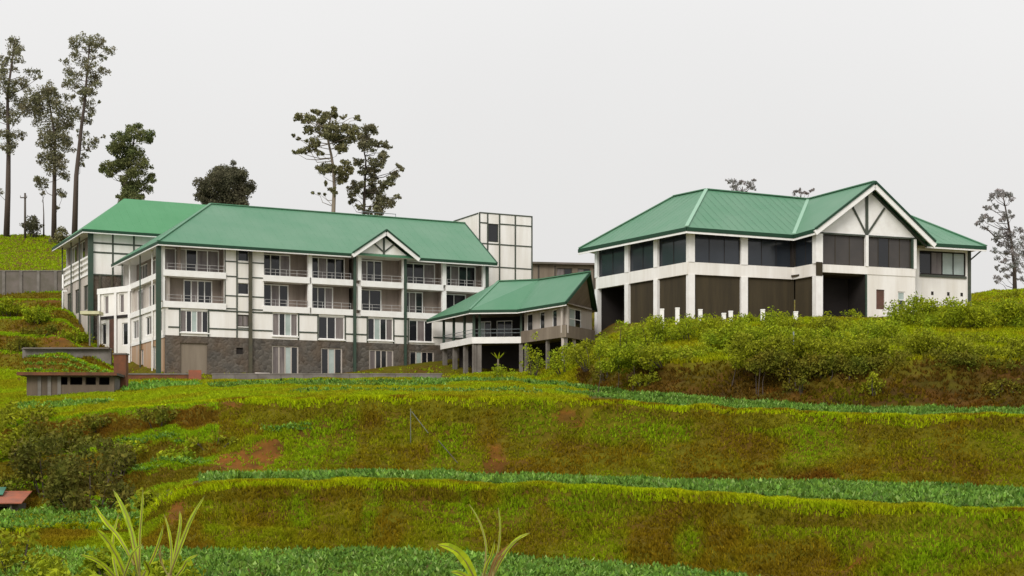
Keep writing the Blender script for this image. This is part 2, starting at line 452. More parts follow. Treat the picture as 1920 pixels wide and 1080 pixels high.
# bare red earth: slips and cuts, placed on the ground
def spot(s0, t0, ds, dt, sh=0.0):
    a = (gS - s0 - sh * (gT - t0)) / ds; b = (gT - t0) / dt
    return np.exp(-(a * a + b * b) ** 1.5)
soil = np.zeros_like(gX)
lushmap = np.zeros_like(gX)
for (s0, t0, ds, dt, sh) in ((1495, 4.35, 38, .42, 70), (1540, 4.7, 60, .3, 0), (830, 4.4, 26, .26, 70), (640, 4.5, 22, .5, 40), (585, 4.45, 30, .4, 60), (1170, 4.72, 130, .16, 0), (1000, 4.8, 60, .2, 0), (1740, 2.5, 60, .6, 120),
                             (1640, 2.2, 40, .3, 60), (960, 2.7, 34, .35, 0), (860, 2.65, 14, .4, 30), (690, 2.6, 14, .5, 30), (560, 2.7, 22, .25, 0), (1100, 2.85, 120, .16, 0), (1850, 2.8, 160, .2, 0), (450, 4.1, 60, .5, 0), (330, 4.0, 60, .4, 0), (1290, 2.5, 26, .3, 20)):
    lushmap = np.maximum(lushmap, spot(s0, t0, ds, dt, sh))
brownmap = np.zeros_like(gX)
for (s0, t0, ds, dt, sh) in ((1740, 4.42, 230, .42, 0), (1330, 4.25, 190, .28, 0), (1000, 4.2, 120, .3, 0), (760, 4.3, 110, .35, 0), (930, 4.6, 60, .25, 0), (640, 2.45, 150, .45, 0), (470, 2.6, 60, .3, 0), (1310, 2.5, 170, .42, 0), (1000, 2.3, 90, .3, 0), (1600, 2.35, 70, .3, 100), (1880, 2.4, 110, .35, 0)):
    brownmap = np.maximum(brownmap, spot(s0, t0, ds, dt, sh))
brownmap = np.clip(brownmap * (.25 + 1.3 * fbm(gX / 1.1 + 90, gY / 2 + gZ * .7, 4)), 0, 1)
lushmap = np.clip(lushmap * (.5 + fbm(gX / 1.3 + 20, gY / 1.3 + gZ, 3)), 0, 1)
n1 = fbm(gX / 3, gY / 3 + gZ, 4)
for (s0, t0, ds, dt, sh, k) in ((455, 4.35, 55, .26, 160, 1.5), (925, 4.32, 24, .30, 20, 1.35), (1070, 4.85, 40, .12, 0, 1.2), (400, 4.95, 60, .05, 0, 1.0),
                                (820, 4.08, 40, .08, 0, .8),
                                (1590, 2.45, 14, .42, 170, .9), (330, 2.75, 22, .2, 0, 1.1),
                                (110, 8.6, 35, .3, 0, .9), (60, 8.2, 90, .3, 0, .5), (10, 7.6, 80, .35, 0, .6), (90, 9.6, 30, .25, 0, .8)):
    soil = np.maximum(soil, spot(s0, t0, ds, dt, sh) * k * (0.55 + 0.9 * n1))
bank3 = (gT > 7.02) & (gT < 7.9) & (gS > 1080)
soil = np.maximum(soil, np.where(bank3, np.clip(.95 - (gT - 7) * .35 + (n1 - .5) * 1.2, 0, 1), 0))
nf = fbm(gX / .9 + 70, gY / 1.4 + gZ * .7, 3)
soil = np.where(bank3, soil, np.clip((soil * (.15 + 1.6 * nf) - .36) * 1.6, 0, .8))
soil = np.clip(soil, 0, 1)
field = ((gT > 1) & (gT < 2)) | ((gT > 3.06) & (gT < 4)) | ((gT > 5.03) & (gT < 7))

def ground_mat():
    m = bpy.data.materials.new('terraced_ground'); m.use_nodes = True
    n, l = m.node_tree.nodes, m.node_tree.links
    b = n['Principled BSDF']; b.inputs['Roughness'].default_value = 0.95; b.inputs['Specular IOR Level'].default_value = 0.1
    a = n.new('ShaderNodeAttribute'); a.attribute_name = 'tint'
    t = n.new('ShaderNodeTexCoord')
    nz = n.new('ShaderNodeTexNoise'); nz.inputs['Scale'].default_value = 1.6; nz.inputs['Detail'].default_value = 8; nz.inputs['Roughness'].default_value = .7
    l.new(t.outputs['Object'], nz.inputs['Vector'])
    mr = n.new('ShaderNodeMapRange'); mr.inputs[1].default_value = .25; mr.inputs[2].default_value = .75; mr.inputs[3].default_value = .6; mr.inputs[4].default_value = 1.4
    l.new(nz.outputs[0], mr.inputs[0])
    hs = n.new('ShaderNodeHueSaturation'); l.new(a.outputs['Color'], hs.inputs['Color']); l.new(mr.outputs[0], hs.inputs['Value'])
    l.new(hs.outputs[0], b.inputs['Base Color'])
    bp = n.new('ShaderNodeBump'); bp.inputs['Strength'].default_value = .7; bp.inputs['Distance'].default_value = .2
    l.new(nz.outputs[0], bp.inputs['Height']); l.new(bp.outputs[0], b.inputs['Normal'])
    return m

def lerp3(a, b, t): return np.array(a)[None, None] * (1 - t[..., None]) + np.array(b)[None, None] * t[..., None]
base = lerp3((.11, .10, .005), (.105, .06, .010), np.clip((n1 - .35) * 3, 0, 1))
fld = lerp3((.085, .095, .012), (.10, .065, .02), np.clip((n1 - .35) * 3, 0, 1))
col = np.where(field[..., None], fld, base)
red = lerp3((.19, .068, .012), (.09, .038, .010), np.clip((fbm(gX / 1.5 + 9, gZ * 1.2 + gY, 4) - .3) * 2.5, 0, 1))
red = np.where((bank3 & (soil > 0))[..., None], lerp3((.085, .038, .008), (.045, .028, .007), np.clip((fbm(gX / 2 + 40, gY + gZ * .8) - .35) * 3.5, 0, 1)), red)
col = col * (1 - soil[..., None]) + red * soil[..., None]

def build_ground():
    me = bpy.data.meshes.new('ground')
    v = np.stack([gX, gY, gZ], -1).reshape(-1, 3).astype(np.float32)
    i = np.arange(NR * NC).reshape(NR, NC)
    q = np.stack([i[:-1, :-1], i[:-1, 1:], i[1:, 1:], i[1:, :-1]], -1).reshape(-1, 4)
    me.vertices.add(len(v)); me.vertices.foreach_set('co', v.ravel())
    me.loops.add(q.size); me.loops.foreach_set('vertex_index', q.ravel().astype(np.int32))
    me.polygons.add(len(q)); me.polygons.foreach_set('loop_start', np.arange(0, q.size, 4, dtype=np.int32))
    me.polygons.foreach_set('loop_total', np.full(len(q), 4, np.int32))
    ca = me.color_attributes.new('tint', 'FLOAT_COLOR', 'POINT')
    c4 = np.ones((len(v), 4), np.float32); c4[:, :3] = col.reshape(-1, 3)
    ca.data.foreach_set('color', c4.ravel())
    me.materials.append(ground_mat()); me.update(calc_edges=True); me.shade_smooth()
    o = link(bpy.data.objects.new('ground', me)); o['kind'] = 'structure'
build_ground()

# cell areas for scattering
_a = np.stack([gX, gY, gZ], -1)
_e1 = _a[:-1, 1:] - _a[:-1, :-1]; _e2 = _a[1:, :-1] - _a[:-1, :-1]
AREA = np.linalg.norm(np.cross(_e1, _e2), axis=-1)
cT = gT[:-1, :-1] + .5 * (gT[1:, 1:] - gT[:-1, :-1]); cS = gS[:-1, :-1] + 4; cN = n1[:-1, :-1]; cSoil = soil[:-1, :-1]
cX, cY = gX[:-1, :-1], gY[:-1, :-1]
def scatter(dens):
    """Random points on the ground, dens per square metre for every cell."""
    lam = dens * AREA
    cnt = G.poisson(lam); idx = np.repeat(np.arange(cnt.size), cnt.ravel())
    r, c = idx // (NC - 1), idx % (NC - 1)
    a, b = G.random(len(idx))[:, None], G.random(len(idx))[:, None]
    p = _a[r, c] * (1 - a) * (1 - b) + _a[r, c + 1] * a * (1 - b) + _a[r + 1, c] * (1 - a) * b + _a[r + 1, c + 1] * a * b
    return p, r, c
VIEW = (cS > -250) & (cS < 2170)

def tufts(name, p, h, cols, blades=5, spread=.5, wd=.055, m=None):
    """Grass: a few thin bent blades per tuft, all in one mesh."""
    n = len(p); k = blades
    P = np.repeat(p, k, 0); H = np.repeat(h, k) * G.uniform(.6, 1.15, n * k)
    ang = G.uniform(0, 2 * np.pi, n * k); ln = G.uniform(.15, 1, n * k) * spread
    dx, dy = np.cos(ang), np.sin(ang)
    P = P + np.stack([dx * .08, dy * .08, -0.05 * np.ones(n * k)], -1)
    side = np.stack([-dy, dx, np.zeros(n * k)], -1) * (wd * G.uniform(.6, 1.4, n * k))[:, None]
    tip = P + np.stack([dx * ln * H, dy * ln * H, H], -1)
    mid = P + np.stack([dx * ln * H * .35, dy * ln * H * .35, H * .6], -1)
    V = np.stack([P - side, P + side, mid + side * .7, tip, mid - side * .7], 1)
    C = np.repeat(np.repeat(cols * 1.1, k, 0) * G.uniform(.8, 1.2, (n * k, 1)), 5, 0)
    o = fast_mesh(name, V, 5, m, None, C); o['kind'] = 'stuff'
    return o

LUSH = np.array((.35, .49, .006)); GREEN = np.array((.20, .38, .010)); OLIVE = np.array((.37, .32, .004)); DRY = np.array((.33, .18, .010)); BRIGHT = np.array((.56, .66, .006))
RUST = np.array((.20, .075, .010))
BROWN = np.array((.13, .075, .008))
def mixc(pairs, n):
    out = np.zeros((n, 3))
    for c, w in pairs: out += np.asarray(w).reshape(-1, 1) * c
    return out / np.maximum(sum(np.asarray(w).reshape(-1, 1) for c, w in pairs), 1e-6)

M['grass'] = leaf_mat('grass_blades', (.1, .1, .02), island=.22, attr='tint')
def grow_grass():
    low = (cT > 2.0) & (cT < 3.08); midb = (cT > 4.0) & (cT < 5.05); up = (cT > 5.05) & (cT < 8)
    dens = np.zeros_like(cT)
    dens = np.where(low, 120, dens); dens = np.where(midb, 80, dens)
    dens = np.where((cT > 3.0) & (cT < 4.0) & (cS < 360), 6, dens)
    dens = np.where((cT > 5.03) & (cT < 8) & (cS < 1100), 22, dens)
    dens = np.where((cT > 7) & (cT < 9) & (cS >= 1020), 16, dens); dens = np.where((cT > 7) & (cT < 7.95) & (cS >= 1150), 22, dens)
    dens = np.where((cT >= 8) & (cT < 10) & (cS < 230), 14, dens)
    dens = np.where((cT >= 11) & (cT < 12.3) & ((cS < 230) | (cS > 1780)), 6.0, dens)
    dens = np.where((cT >= 9) & (cT < 11) & (cS > 1720), 5, dens)
    dens = np.where((cT >= 8) & (cT < 9.1) & (cS >= 230) & (cS < 1020), 1.2, dens)
    brow = ((cT > 2.955) & (cT < 3.05)) | ((cT > 4.965) & (cT < 5.06))
    dens = np.where(brow & (cS > 330), 130, dens)
    dens = np.where((cT > 7.5) & (cT < 8.1) & (cS > 385) & (cS < 845), 0, dens)
    dens = dens * np.where(VIEW, 1, .25) * (cS > -500) * (cS < 2520)
    dens = dens * np.where((cT > 7) & (cT < 8), 1, np.clip(1.08 - cSoil * 1.25, 0.04, 1)) * np.clip(.45 + 1.3 * (cN - .2), .3, 1.2)
    p, r, c = scatter(dens)
    T, S, N_ = cT[r, c], cS[r, c], np.clip((fbm(p[:, 0] / 2.6 + 3, p[:, 1] / 5 + p[:, 2] * .3 + 8, 5) - .5) * 1.5 + .5, 0, 1)
    N2 = fbm(p[:, 0] / 1.6 + 30, p[:, 1] / 1.6 + p[:, 2], 3)
    n = len(p)
    f = T - np.floor(T)
    isb = (T > 2) & (T < 3.1) | (T > 4) & (T < 5.06)
    top = np.where(isb, np.clip((f - .62) * 2.2 + (N_ - .5) * 2.4, 0, 1), .5)
    lush = np.clip((N_ - .45) * 5, 0, 1)
    dry = np.clip((.56 - N_) * 5, 0, 1) * np.where(isb, 1.25, .5)
    ed = (((T > 2.95) & (T < 3.08)) | ((T > 4.96) & (T < 5.08))) * 9.0
    tea = ((T > 11) & (T < 12.5)) * 5.0
    right3 = ((T > 7) & (T < 9) & (S > 1020)) * 1.0
    cols = mixc([(LUSH, .25 + lush * .9 + top * .7), (GREEN, .25 + (1 - dry) * .45 + tea * .6), (OLIVE, .75 + right3), (DRY, dry * 1.5 + np.clip(N2 - .5, 0, 1) * 1.5), (BROWN, np.where(isb, np.clip((.42 - N_) * 9, 0, 1.6), 0)), (BRIGHT, ed * (0.35 + .65 * (N2 > .4)) + tea * .25)], n)
    h = np.where(isb, .17, .26) * (0.6 + .8 * N2); h = np.where(ed > 0, .22, h)
    b3 = (T > 7) & (T < 7.97) & (S > 1080)
    h = np.where(right3 > 0, .38, h); h = np.where(b3, .24, h)
    bc = mixc([(BROWN, 1.0 + 0 * N_), (RUST, np.clip((N2 - .45) * 4, 0, 1) * (T < 7.5)), (OLIVE * .55, np.clip((N_ - .4) * 3, 0, 1.2)), (GREEN * .5, np.clip((N_ - .6) * 4, 0, 1))], n)
    cols = np.where(b3[:, None], bc, cols)
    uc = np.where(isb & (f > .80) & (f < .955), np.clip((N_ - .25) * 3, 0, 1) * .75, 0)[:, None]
    cols = cols * (1 - uc) + (BROWN * 1.1 + OLIVE * .25) * uc  # shade just under the brow, painted into the blade colour
    bm = np.where(isb & (f < .95), brownmap[r, c], 0)[:, None] * .8
    cols = cols * (1 - bm) + (np.array((.30, .20, .008)) * (.75 + .5 * N2[:, None])) * bm
    lm = np.where(isb, lushmap[r, c], 0)[:, None] * .85
    cols = cols * (1 - lm) + (LUSH * .6 + GREEN * .4) * lm
    # rusty dead growth towards the foot of the banks
    ru = np.where(isb, np.clip((.42 - f) * 3.0, 0, 1) * np.clip((N2 - .38) * 5, 0, 1) * np.clip((fbm(p[:, 0] / 9, p[:, 1] / 9 + 60) - .38) * 5, 0, 1), 0)[:, None]
    cols = cols * (1 - .8 * ru) + RUST * .8 * ru
    # narrow steps on the far left slopes: lush lips, brown risers
    st = np.where((T > 8) & (T < 10) & (S < 225), ((T % 1) * 3 + (N2 - .5) * .2) % 1, -1); st = np.where((T > 4) & (T < 4.97) & (S < 410), ((T % 1) * 3 + (N_ - .5) * .25) % 1, st)
    cols = np.where(((st > .72) | ((st >= 0) & (st < .2)))[:, None], LUSH * .6 + GREEN * .4, cols); cols = np.where(((st > .28) & (st < .68))[:, None], cols * .3 + np.array((.20, .085, .012)) * .7, cols)
    low_n = (T < 3.2)
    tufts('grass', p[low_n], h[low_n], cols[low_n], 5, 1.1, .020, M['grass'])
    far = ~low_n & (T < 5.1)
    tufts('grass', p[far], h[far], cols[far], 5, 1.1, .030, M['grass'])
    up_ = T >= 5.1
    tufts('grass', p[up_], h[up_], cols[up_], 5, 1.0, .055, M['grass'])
grow_grass()

M['crop'] = leaf_mat('crop_leaves', (.07, .2, .06), island=.3, attr='tint')
def crops(name, t0, t1, s0, s1, row_gap, gap, hgt, keep=1.0, tint=(.110, .232, .034)):
    """Leafy vegetables in rows along a terrace: a rosette of broad leaves each, all in one mesh."""
    pts = []
    ks = np.where((S_COLS >= s0) & (S_COLS <= s1))[0]
    ridx = [i for i in range(NR) if t0 <= rowT[i] <= t1]
    depth = gY[ridx[-1], ks].mean() - gY[ridx[0], ks].mean()
    for q in range(max(2, int(depth / row_gap))):
        fr_ = (q + .5) / max(2, int(depth / row_gap)); tt = t0 + (t1 - t0) * fr_
        k = min(range(NR), key=lambda i: abs(rowT[i] - tt))
        k2 = min(k + 1, NR - 1); a_ = (tt - rowT[k]) / max(rowT[k2] - rowT[k], 1e-6)
        X = gX[k, ks] * (1 - a_) + gX[k2, ks] * a_; Yv = gY[k, ks] * (1 - a_) + gY[k2, ks] * a_; Zv = gZ[k, ks] * (1 - a_) + gZ[k2, ks] * a_
        x = np.arange(X[0], X[-1], gap) ; x = x + G.normal(0, gap * .22, len(x))
        pts.append(np.stack([x, np.interp(x, X, Yv) + G.normal(0, row_gap * .12, len(x)), np.interp(x, X, Zv)], -1))
    p = np.concatenate(pts)
    if keep < 1: p = p[fbm(p[:, 0] / 5, p[:, 1] / 3) < keep * .9 + .05]
    n = len(p); L = 20
    P = np.repeat(p, L, 0) + G.normal(0, .11, (n * L, 3)) * np.array((1, 1, .4)) + np.array((0, 0, .10)); sz = np.repeat(hgt * G.uniform(.6, 1.25, n), L) * G.uniform(.28, .66, n * L)
    ang = G.uniform(0, 2 * np.pi, n * L); el = G.uniform(.05, 1.05, n * L)
    d = np.stack([np.cos(ang) * np.cos(el), np.sin(ang) * np.cos(el), np.sin(el)], -1)
    sd = np.stack([-np.sin(ang), np.cos(ang), np.zeros(n * L)], -1)
    upv = np.cross(d, sd) * -1
    wv = (sz * .25)[:, None]; s_ = sz[:, None]
    a = P + d * s_ * .12; b = P + d * s_ * .55 + sd * wv + upv * s_ * .10; c = P + d * s_ * 1.0 - upv * s_ * .12; e = P + d * s_ * .55 - sd * wv + upv * s_ * .10
    V = np.stack([a, b, c, e], 1)
    hue = np.repeat(G.uniform(0, 1, (n, 1)), L, 0); pat = np.repeat(fbm(p[:, 0] / 3, p[:, 1] / 3)[:, None], L, 0)
    C = np.array(tint) * (1 - hue * .6) + np.array((.17, .27, .024)) * hue * .6
    C = C * (.7 + .6 * pat) * G.uniform(.7, 1.3, (n * L, 1)) + (G.random((n * L, 1)) < .10) * np.array((.14, .15, .07))
    o = fast_mesh(name, V, 4, M['crop'], None, np.repeat(C, 4, 0)); o['kind'] = 'stuff'
crops('vegetable_crop', 1.45, 1.99, 330, 2480, .5, .36, .42)
crops('vegetable_crop', 1.40, 1.97, -250, 322, .6, .45, .38, tint=(.15, .30, .035))
crops('vegetable_crop', 3.10, 3.98, 385, 2480, .55, .38, .50)
crops('vegetable_crop', 2.9, 3.95, -250, 260, .75, .55, .42, tint=(.13, .28, .035))
crops('vegetable_crop', 5.10, 5.55, 1150, 2480, .55, .42, .48)
crops('vegetable_crop', 5.55, 6.9, 1380, 2480, .6, .45, .48)
crops('vegetable_crop', 5.75, 6.2, 1040, 1560, .65, .45, .55)
crops('vegetable_crop', 6.62, 6.98, 780, 1500, .65, .45, .6)
crops('vegetable_crop', 6.25, 6.62, 400, 840, .9, .5, .55)
crops('vegetable_crop', 5.45, 5.75, 560, 1020, .9, .55, .42)
crops('vegetable_crop', 6.5, 6.95, 232, 372, .8, .55, .6, tint=(.14, .32, .04))
crops('vegetable_crop', 8.06, 8.25, 45, 205, .9, .6, .6, tint=(.18, .35, .03))
crops('vegetable_crop', 5.5, 5.95, 30, 205, .9, .6, .55, tint=(.14, .29, .035))
crops('vegetable_crop', 4.20, 4.32, 255, 395, .7, .5, .45, tint=(.15, .29, .04))
crops('vegetable_crop', 4.52, 4.60, 225, 345, .7, .5, .42)
crops('vegetable_crop', 4.70, 4.76, 485, 590, .6, .45, .45)

# ================================================================== the long hotel building
HF = Frame((-34.2, 158.0), (.893, .451))                     # front, u to the right, w into the building
HS = Frame((-34.2, 158.0), (-.451, .893), cw=True)           # left end, u to the back, w into the building
ZB, Z1, Z2, Z3, ZE = 8.2, 13.0, 16.05, 19.15, 22.1
UR = 35.3                                                    # right end of the front
DEPTH = 18.0
hotel = thing('hotel_building', 'long white half-timbered hotel block with green roof, balconies and grey stone base', 'building', tuple(HF.p(UR / 2, 0, 9.2)))
U = HF.U
T = .3

bays = [(U(312), U(421)), (U(495), U(578)), (U(585.5), U(659)), (U(678), U(754)), (U(763), U(828.5)), (U(837.5), U(905))]
first_win = [(U(338), U(391), 13.35, 15.55), (U(511), U(558.5), 13.35, 15.7), (U(597), U(646), 13.2, 15.55), (U(689.5), U(737), 13.3, 15.6), (U(767), U(812), 13.3, 15.6)]
small_win = [(U(446), U(467), z, z + 1.15) for z in (20.75, 17.4)] + [(U(445), U(467), 14.15, 15.35)]

# ground storey of grey rubble stone
base_open = [(U(338), U(389), 9.0, 12.3), (U(443), U(456), 11.35, 12.0), (U(510), U(560), 9.0, 12.35), (U(602), U(642), 9.0, 12.3), (U(692), U(738), 9.0, 12.3), (U(768), U(814), 9.0, 12.3)]
wall_holes(HF, 0.0, UR, ZB, Z1, 0.0, T, base_open).build('stone_wall', M['stone'], hotel)
# white first storey and the panel of wall that runs up to the eave
u_a, u_b = U(421), U(495)
holes = first_win + small_win
wall_holes(HF, 0.0, UR, Z1 + .003, Z2 - .3, 0.0, T, [h for h in holes if h[3] < 16]).build('wall', M['white'], hotel)
wall_holes(HF, u_a, u_b, Z2 - .297, ZE, 0.0, T, small_win[:2]).build('wall', M['white'], hotel)
# floor slabs, ceiling, back and right walls
for z in (Z2, Z3):
    part(hotel, 'floor_slab', 'white', 'box', HF, .02, UR - .02, T + .004, DEPTH - .3, z - .28, z)
part(hotel, 'back_wall', 'white', 'box', HF, 0, UR, DEPTH - .28, DEPTH, ZB, ZE)
part(hotel, 'end_wall', 'white', 'box', HF, UR - T, UR, T + .01, DEPTH - .3, ZB, ZE)
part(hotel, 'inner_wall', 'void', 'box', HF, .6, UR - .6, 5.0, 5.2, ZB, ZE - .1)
# white edge beams under the balconies
for z in (Z2, Z3):
    for k, (a, b) in enumerate(bays):
        a0 = a - .35 if k in (0,) else a - .12; b0 = b + .12
        part(hotel, 'balcony_edge', 'white_trim', 'box', HF, a0, b0, -.16, T, z - .30, z + .32)
# columns between the balconies
for px, wd in ((581.5, .42), (674, .42), (757.5, .30), (833, .46), (908.5, .38)):
    u = U(px)
    for za, zb in ((Z2 + .325, Z3 - .305), (Z3 + .325, ZE - .01)):
        part(hotel, 'column', 'white_trim', 'box', HF, u - wd / 2, u + wd / 2, -.06, .34, za, zb)
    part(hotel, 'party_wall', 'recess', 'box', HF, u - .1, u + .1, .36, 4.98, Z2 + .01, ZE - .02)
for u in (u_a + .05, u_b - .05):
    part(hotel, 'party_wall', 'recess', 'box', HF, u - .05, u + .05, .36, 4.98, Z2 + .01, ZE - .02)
# recessed balcony fronts: glazed doors, plaster beside them, railings
rec = [
 [((.02, .98), ('curtain', 'pale_curtain', 'glass', 'curtain', 'curtain')), ((.36, .86), ('glass', 'curtain', 'glass', 'glass'))],
 [((.02, .70), ('glass', 'glass', 'curtain')), ((.06, .66), ('glass', 'curtain', 'glass'))],
 [((.04, .96), ('glass', 'curtain', 'glass', 'glass')), ((.06, .66), ('glass', 'glass', 'curtain'))],
 [((.06, .64), ('curtain', 'glass', 'glass')), ((.03, .62), ('glass', 'glass'))],
 [((.02, .97), ('glass', 'glass', 'curtain')), ((.02, .62), ('glass', 'curtain', 'glass'))],
 [((.03, .97), ('glass', 'curtain', 'glass', 'glass')), ((.03, .70), ('glass', 'glass'))]]
for k, (a, b) in enumerate(bays):
    for s, (za, zb) in enumerate(((Z3, ZE), (Z2, Z3 - .28))):
        (f0, f1), pn = rec[k][s]
        d0, d1 = a + (b - a) * f0, a + (b - a) * f1
        top = zb - (.25 if s == 0 else .12)
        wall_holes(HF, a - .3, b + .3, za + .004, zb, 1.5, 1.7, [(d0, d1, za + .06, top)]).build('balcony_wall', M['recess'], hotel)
        window(hotel, HF, d0, d1, za + .06, top, 1.52, nv=len(pn), nh=1, panes=pn, name='balcony_door', bar=.1)
        mb = MB()
        for z in (.62, .95):
            mb.box(HF, a + .05, b - .05, -.02, .02, za + z, za + z + .035)
        for q in range(5):
            uu = a + .08 + (b - a - .16) * q / 4
            mb.box(HF, uu - .018, uu + .018, -.015, .015, za + .325, za + .95)
        mb.build('railing', M['pale_rail'], hotel)
# windows of the first storey and the stair panel
pw = [('curtain', 'glass', 'pale_glass', 'curtain', 'glass'), ('curtain', 'glass', 'pale_glass', 'curtain'), ('glass', 'glass', 'curtain'), ('glass', 'pale_glass', 'glass', 'curtain'), ('glass', 'curtain', 'glass')]
for h, pn in zip(first_win, pw):
    window(hotel, HF, *h, .08, nv=len(pn), panes=pn, sill=True)
for h in small_win[:2]: window(hotel, HF, *h, .1, nv=1, panes=('glass',), fm='white_trim', bar=.06)
window(hotel, HF, *small_win[2], .1, nv=2, panes=('curtain',), fm='brown_pipe', bar=.07)
# openings of the stone storey: shuttered bay, small vent and glazed doors with white frames
MB().box(HF, base_open[0][0], base_open[0][1], .16, .24, 9.0, 12.3).build('garage_shutter', M['tan'], hotel)
MB().box(HF, base_open[1][0], base_open[1][1], .16, .24, 11.35, 12.0).build('vent', M['void'], hotel)
for h, pn in zip(base_open[2:], (('curtain', 'curtain', 'pale_glass', 'glass'), ('glass', 'pale_glass', 'glass'), ('curtain', 'glass', 'glass', 'curtain'), ('glass', 'pale_glass', 'glass', 'glass'))):
    window(hotel, HF, *h, .1, nv=len(pn), panes=pn, name='glazed_door', bar=.13, fm='beige')

# half timbering
def strip(par, fr, u0, u1, z0, z1, w=-.05, m='timber'):
    MB().box(fr, u0, u1, w, .0, z0, z1).build('timber_strip', M[m], par)
tw = .14
segs = []
edges = [0.25] + [e for h in first_win for e in (h[0], h[1])] + [UR - .05]
for k in range(0, len(edges), 2):
    a, b = edges[k], edges[k + 1]
    if b - a < .3: continue
    for z in (13.82,): strip(hotel, HF, a + .005, b - .005, z - .07, z + .07)
    strip(hotel, HF, a + .005, b - .005, 15.56, 15.70)
for px in (390.8, 337, 559.5, 596, 647, 688.5, 738, 765.5):
    u = U(px); strip(hotel, HF, u - .07, u + .07, 13.02, 15.74, w=-.062)
for z in (20.65, 19.15, 17.2, 15.9):
    for a, b in ((u_a + .05, U(445)), (U(468.5), u_b - .02)): strip(hotel, HF, a, b, z - .06, z + .06)
for px in (444.2,): strip(hotel, HF, U(px) - .07, U(px) + .07, 13.02, ZE - .05, w=-.064)
for z in (20.55, 19.0, 17.2, 15.65, 14.0): strip(hotel, HF, U(446), U(467), z - .05, z + .05, w=-.045)
strip(hotel, HF, u_a, u_a + .1, Z2 + .05, ZE - .05, w=-.05)
# tall posts and drain pipes standing in front of the wall
for px, m, r, zt in ((297.5, 'pipe', .24, ZE - .1), (470, 'brown_pipe', .17, ZE - .05), (665.5, 'pipe', .14, ZE - .05), (760.5, 'pipe', .12, ZE - .1), (914, 'pipe', .15, ZE - .1)):
    u = U(px, -.25)
    MB().box(HF, u - r, u + r, -.30, -.064, ZB, zt).build('post', M[m], hotel)
part(hotel, 'post', 'white_trim', 'box', HF, U(303), U(309), -.05, .3, Z2 + .33, ZE)

# left end: balcony strips, windows, plaster base
wall_holes(HS, .305, DEPTH - .3, ZB, Z1, 0, T, [(4, 5.4, 9.9, 12.2), (9, 10.2, 10.4, 12.2), (14, 15, 10.6, 12.2)]).build('plinth_wall', M['plinth'], hotel)
endw = [(1.4, 3.0, 13.5, 15.5), (5.6, 8.0, 13.5, 15.4), (11.0, 13.4, 13.5, 15.4)]
wall_holes(HS, .305, DEPTH - .3, Z1 + .003, Z2 - .3, 0, T, endw).build('wall', M['white'], hotel)
for h in endw: window(hotel, HS, *h, .08, nv=2, panes=('curtain', 'glass'))
for h in [(4, 5.4, 9.9, 12.2), (9, 10.2, 10.4, 12.2), (14, 15, 10.6, 12.2)]: window(hotel, HS, *h, .1, nv=2, panes=('pale_glass', 'curtain'))
for z in (Z2, Z3):
    MB().box(HS, .4, DEPTH + 1.2, -.16, T, z - .26, z + .30).build('balcony_edge', M['white_trim'], hotel)
end2 = [(1.0, 3.2, Z2 + .4, Z3 - .5), (5.4, 7.8, Z2 + .4, Z3 - .5), (10.2, 12.6, Z2 + .4, Z3 - .5), (14.6, 16.6, Z2 + .4, Z3 - .5)]
wall_holes(HS, .34, DEPTH - .3, Z2 + .31, Z3 - .27, .25, .5, end2).build('balcony_wall', M['beige'], hotel)
for h in end2: window(hotel, HS, *h, .28, nv=2, panes=('glass', 'curtain'))
end3 = [(1.2, 4.6, Z3 + .35, ZE - .4), (7.0, 11.0, Z3 + .35, ZE - .4), (13, 16.4, Z3 + .35, ZE - .4)]
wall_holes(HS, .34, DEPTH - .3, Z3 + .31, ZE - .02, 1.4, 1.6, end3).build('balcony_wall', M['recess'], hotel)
for h in end3: window(hotel, HS, *h, 1.42, nv=3, panes=('glass', 'glass', 'curtain'))
for uu, m in ((4.6, 'white_trim'), (9.6, 'pipe'), (14.2, 'white_trim'), (17.6, 'pipe')):
    MB().box(HS, uu - .16, uu + .16, -.22, -.165, ZB + 1, ZE).build('post', M[m], hotel)
MB().box(HS, .31, DEPTH - .3, -.08, .0, Z1 - .2, Z1 + .1).build('stone_course', M['white_trim'], hotel)

# roof: hipped at the left, gabled at the right, with a small front gable
OV = 1.0
R1 = HF.p(7.0, 8.5, 27.7); R2 = HF.p(36.6, 8.5, 27.7)
EA = HF.p(-OV, -OV, ZE); EB = HF.p(36.0, -OV, ZE); EC = HF.p(36.0, DEPTH + OV, ZE); ED = HF.p(-OV, DEPTH + OV, ZE)
rf = MB()
for poly in ([EA, EB, R2, R1], [EC, ED, R1, R2], [ED, EA, R1]): rf.prism(poly, .14)
roof = rf.build('roof', M['green_roof'], hotel)
ribs(hotel, [EA, EB, R2, R1], (0, 0, -1), .9); ribs(hotel, [ED, EA, R1], (0, 0, -1), .9)
for a, b, nm in ((R1, R2, 'ridge_cap'), (EA, R1, 'hip_cap')):
    MB().beam(a + Vector((0, 0, .06)), b + Vector((0, 0, .06)), .3, .1).build(nm, M['green_roof'], hotel)
def gut(par, a, b, m='fascia', h=.28, wd=.16, name='gutter', dz=-.16, eb=.12):
    MB().beam(Vector(a) + Vector((0, 0, dz)), Vector(b) + Vector((0, 0, dz)), wd, h).build(name, M[m], par)
    if name == 'gutter':
        MB().beam(Vector(a) + Vector((0, 0, dz - h / 2 - eb / 2 - .003)), Vector(b) + Vector((0, 0, dz - h / 2 - eb / 2 - .003)), wd * .5, eb).build('eave_board', M['white_trim'], par)
